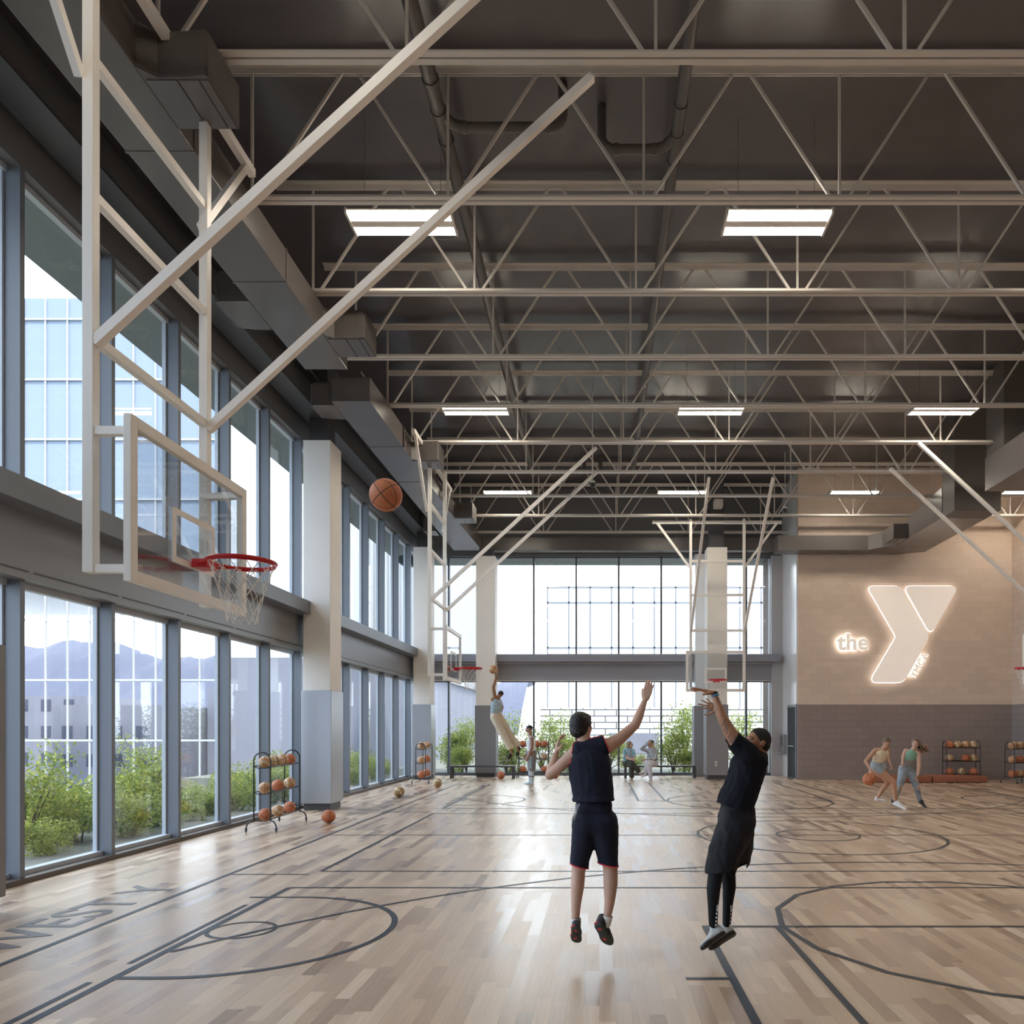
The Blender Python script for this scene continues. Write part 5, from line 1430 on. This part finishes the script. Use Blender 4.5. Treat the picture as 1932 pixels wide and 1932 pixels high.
blob('denim_shorts', [cap(P(1653,1443,.02), P(1664,1442,.04), .103, .10)] + chain([P(1653,1447,.0), P(1663,1461,-.05)], [.112,.090]) + chain([P(1665,1447,.05), P(1670,1462,.07)], [.104,.082]), .0095, DEN, e, 2, .005, 16, cuts=[cutline(F, (1648,1462), (1668,1452), (1652,1440), lambda c: c.y < F.Y+.02), cutline(F, (1640,1459), (1680,1459), (1660,1440)), cutline(F, (1640,1436), (1675,1438), (1660,1450))])
mkshoe(F, (1683,1517), (1703,1527.5), -.02, -.22, SHW2, SHW2, (-.25,.0,-1)); mkshoe(F, (1660,1512.5), (1680,1513.5), .30, .22, SHW2, SHW2)
ballpx(1640, 1470, 14.3, .122, 'o', 'dull orange basketball being dribbled by the girl in cream', (.3,1,.4))
MINT = mat('mint_tank', (.23,.43,.33), .7); GTK = mat('grey_waist', (.28,.26,.25), .7); JNS = mat('ripped_jeans', (.30,.36,.42), .8, var=.25, vscale=9)
F = Fig(1712, 1522, 15.0, 'person in mint and grey tank top and ripped jeans reaching towards the dribbler'); P = F.P; e = F.e
HP, HE, hq, HR, HA = head(P(1725, 1403, -.05), (-.45,-.85,-.15), (-.05,-.1,1), .88)
wl = P(1698.5,1436,-.12); wr = P(1718,1460,-.34)
b = HP + [cap(P(1721,1417), P(1724,1410,-.03), .050, .045), cap(P(1719,1424), P(1712,1444), .11, .10, side=(1,0,0), ku=1.15, kv=.85), cap(P(1709,1417,.0), P(1731,1420,-.02), .048, .048)]
b += chain([P(1708,1418), P(1702,1428,-.04), wl], [.044,.034,.024]) + hand(wl, (-.5,-.2,-1), (1,0,0), (0,-1,0), .85, (.55,.6,.6,.6))
b += chain([P(1732,1422,-.02), P(1725,1445,-.22), wr], [.048,.036,.026]) + hand(wr, (-.45,-.4,-.6), (-.3,-.5,-.6), (-.9,0,.3), .95, (.05,.1,.1,.15), .45, .9)
b += chain([P(1733,1419,.04), P(1751,1417,.10), P(1750,1408,.02)], [.044,.034,.024]) + hand(P(1750,1408,.02), (-.7,-.3,.2), (0,-.5,-1), (0,-1,.5), .85, (.5,.5,.5,.5))
b += chain([P(1706,1453,.03), P(1694,1484,-.08), P(1690,1512,.06)], [.085,.048,.032]) + chain([P(1717.5,1453,.03), P(1727,1484,-.06), P(1736,1512,.0)], [.085,.048,.032])
blob('body', b, .0095, SKP, e, 2); face_parts(e, HE, hq, HR, HA, .88)
hp = [ell(hq(-.02,0,.035), (.090,.076,.080), HR)] + chain([hq(-.05,-.02,.03), P(1738,1408,.0), P(1748,1416,.0), P(1753,1417,.0)], [.062,.045,.032,.014]) + chain([hq(-.02,.05,.0), P(1733,1412,-.06), P(1741,1419,-.04)], [.035,.03,.012])
blob('hair', hp, .0095, mat('long_brown_hair', (.15,.10,.065), .5, bump=.4), e, 2, .004, 40, cuts=[(hq(.055,0,.05), (HA[0]-HA[2]*.4).normalized(), lambda c: c.x < P(1732,0).x)])
tk = [cap(P(1718,1425), P(1712,1443), .124, .112, side=(1,0,0), ku=1.15, kv=.9), cap(P(1711,1417,.0), P(1712,1423), .042, .06), cap(P(1729,1419,-.02), P(1727,1424,-.02), .042, .06)]
blob('tank_top', tk, .0095, MINT, e, 2, .004, 16, cuts=[cutline(F, (1700,1433), (1735,1436), (1717,1425))])
blob('tank_waist', tk[:1]+[cap(P(1713,1438), P(1711,1447), .113, .108, side=(1,0,0), ku=1.1, kv=.9)], .0095, GTK, e, 2, cuts=[cutline(F, (1700,1432.5), (1735,1435.5), (1713,1445)), cutline(F, (1700,1445.5), (1735,1448), (1713,1438))])
jn = blob('jeans', [cap(P(1707,1448,.02), P(1716,1449,.02), .104, .104)] + chain([P(1706,1453,.03), P(1694,1484,-.08), P(1690,1509,.06)], [.102,.062,.045]) + chain([P(1717.5,1454,.03), P(1727,1484,-.06), P(1735.5,1510,.0)], [.102,.062,.045]), .0095, JNS, e, 2, .006, 14, cuts=[cutline(F, (1695,1444), (1735,1446), (1712,1470)), cutline(F, (1680,1510), (1745,1512), (1712,1470))])
for (x, y, dy) in ((1692.5,1485.5,-.155), (1727,1486,-.135)):
    t = B(); c = P(x, y, dy); sphere(t, c, .032, 12, 8, (1,.5,1.1)); k = obj('knee_skin', t, SKG, jn, smooth=True); k.data.transform(Matrix.Translation(-e.location))
    t = B()
    for a in range(9):
        an = a/9*2*PI; r0 = Vector((math.cos(an), -.25, math.sin(an)*1.1))
        tube(t, [c+r0*.036, c+r0*.052+Vector((.012*math.sin(a*2), 0, .008))], .005, 5)
    k = obj('frayed_edge', t, SHW2, jn, smooth=True); k.data.transform(Matrix.Translation(-e.location))
mkshoe(F, (1733,1513), (1742,1524.5), .02, -.16, SOLB, SOLB, (-.2,0,-1)); mkshoe(F, (1687,1513.5), (1690,1519), .14, -.05, SOLB, SOLB)
# ------------------------------------------------------------------ camera, sky, sun
cd = bpy.data.cameras.new('camera'); cam = bpy.data.objects.new('camera', cd); COL.objects.link(cam)
cam.location = CAM; cam.rotation_euler = (PI/2, 0, 0)
cd.sensor_width = 36; cd.lens = FPX/1932*36; cd.shift_x = (966-VX)/1932; cd.shift_y = (VY-966)/1932
cd.clip_end = 1000; cd.clip_start = .05
SC.camera = cam
w = bpy.data.worlds.new('sky'); SC.world = w; w.use_nodes = True
nt = w.node_tree; nt.nodes.clear()
out = nt.nodes.new('ShaderNodeOutputWorld'); bg = nt.nodes.new('ShaderNodeBackground')
tc = nt.nodes.new('ShaderNodeTexCoord'); 
dp = nt.nodes.new('ShaderNodeVectorMath'); dp.operation = 'DOT_PRODUCT'; dp.inputs[1].default_value = Vector(GLOW_DIR).normalized()
nt.links.new(tc.outputs['Generated'], dp.inputs[0])
cr = nt.nodes.new('ShaderNodeValToRGB'); e0, e1 = cr.color_ramp.elements
e0.position = .0; e0.color = (*SKY_A, 1); e1.position = 1.0; e1.color = (*SKY_C, 1)
m_ = cr.color_ramp.elements.new(.62); m_.color = (*SKY_B, 1)
mp = nt.nodes.new('ShaderNodeMapRange'); mp.inputs[1].default_value = -1; mp.inputs[2].default_value = 1
nt.links.new(dp.outputs['Value'], mp.inputs[0]); nt.links.new(mp.outputs[0], cr.inputs[0]); nt.links.new(cr.outputs[0], bg.inputs[0])
bg.inputs[1].default_value = SKY_S
nt.links.new(bg.outputs[0], out.inputs['Surface'])
sd = bpy.data.lights.new('sun', 'SUN'); sd.energy = SUN_E; sd.angle = math.radians(4); sd.color = (1.0, .95, .87)
so = bpy.data.objects.new('sun', sd); COL.objects.link(so)
so.rotation_euler = (-Vector(SUN_DIR)).to_track_quat('-Z', 'Y').to_euler()
SC.view_settings.view_transform = 'Standard'; SC.view_settings.look = 'None'; SC.view_settings.gamma = 1.0
SC.view_settings.exposure = EXPO; SC.view_settings.use_curve_mapping = False
SC.render.engine = 'CYCLES'
cy = SC.cycles
cy.max_bounces = 7; cy.diffuse_bounces = 4; cy.glossy_bounces = 4; cy.transmission_bounces = 4; cy.transparent_max_bounces = 16
cy.use_denoising = True; cy.sample_clamp_indirect = 8.0; cy.caustics_reflective = False; cy.caustics_refractive = False
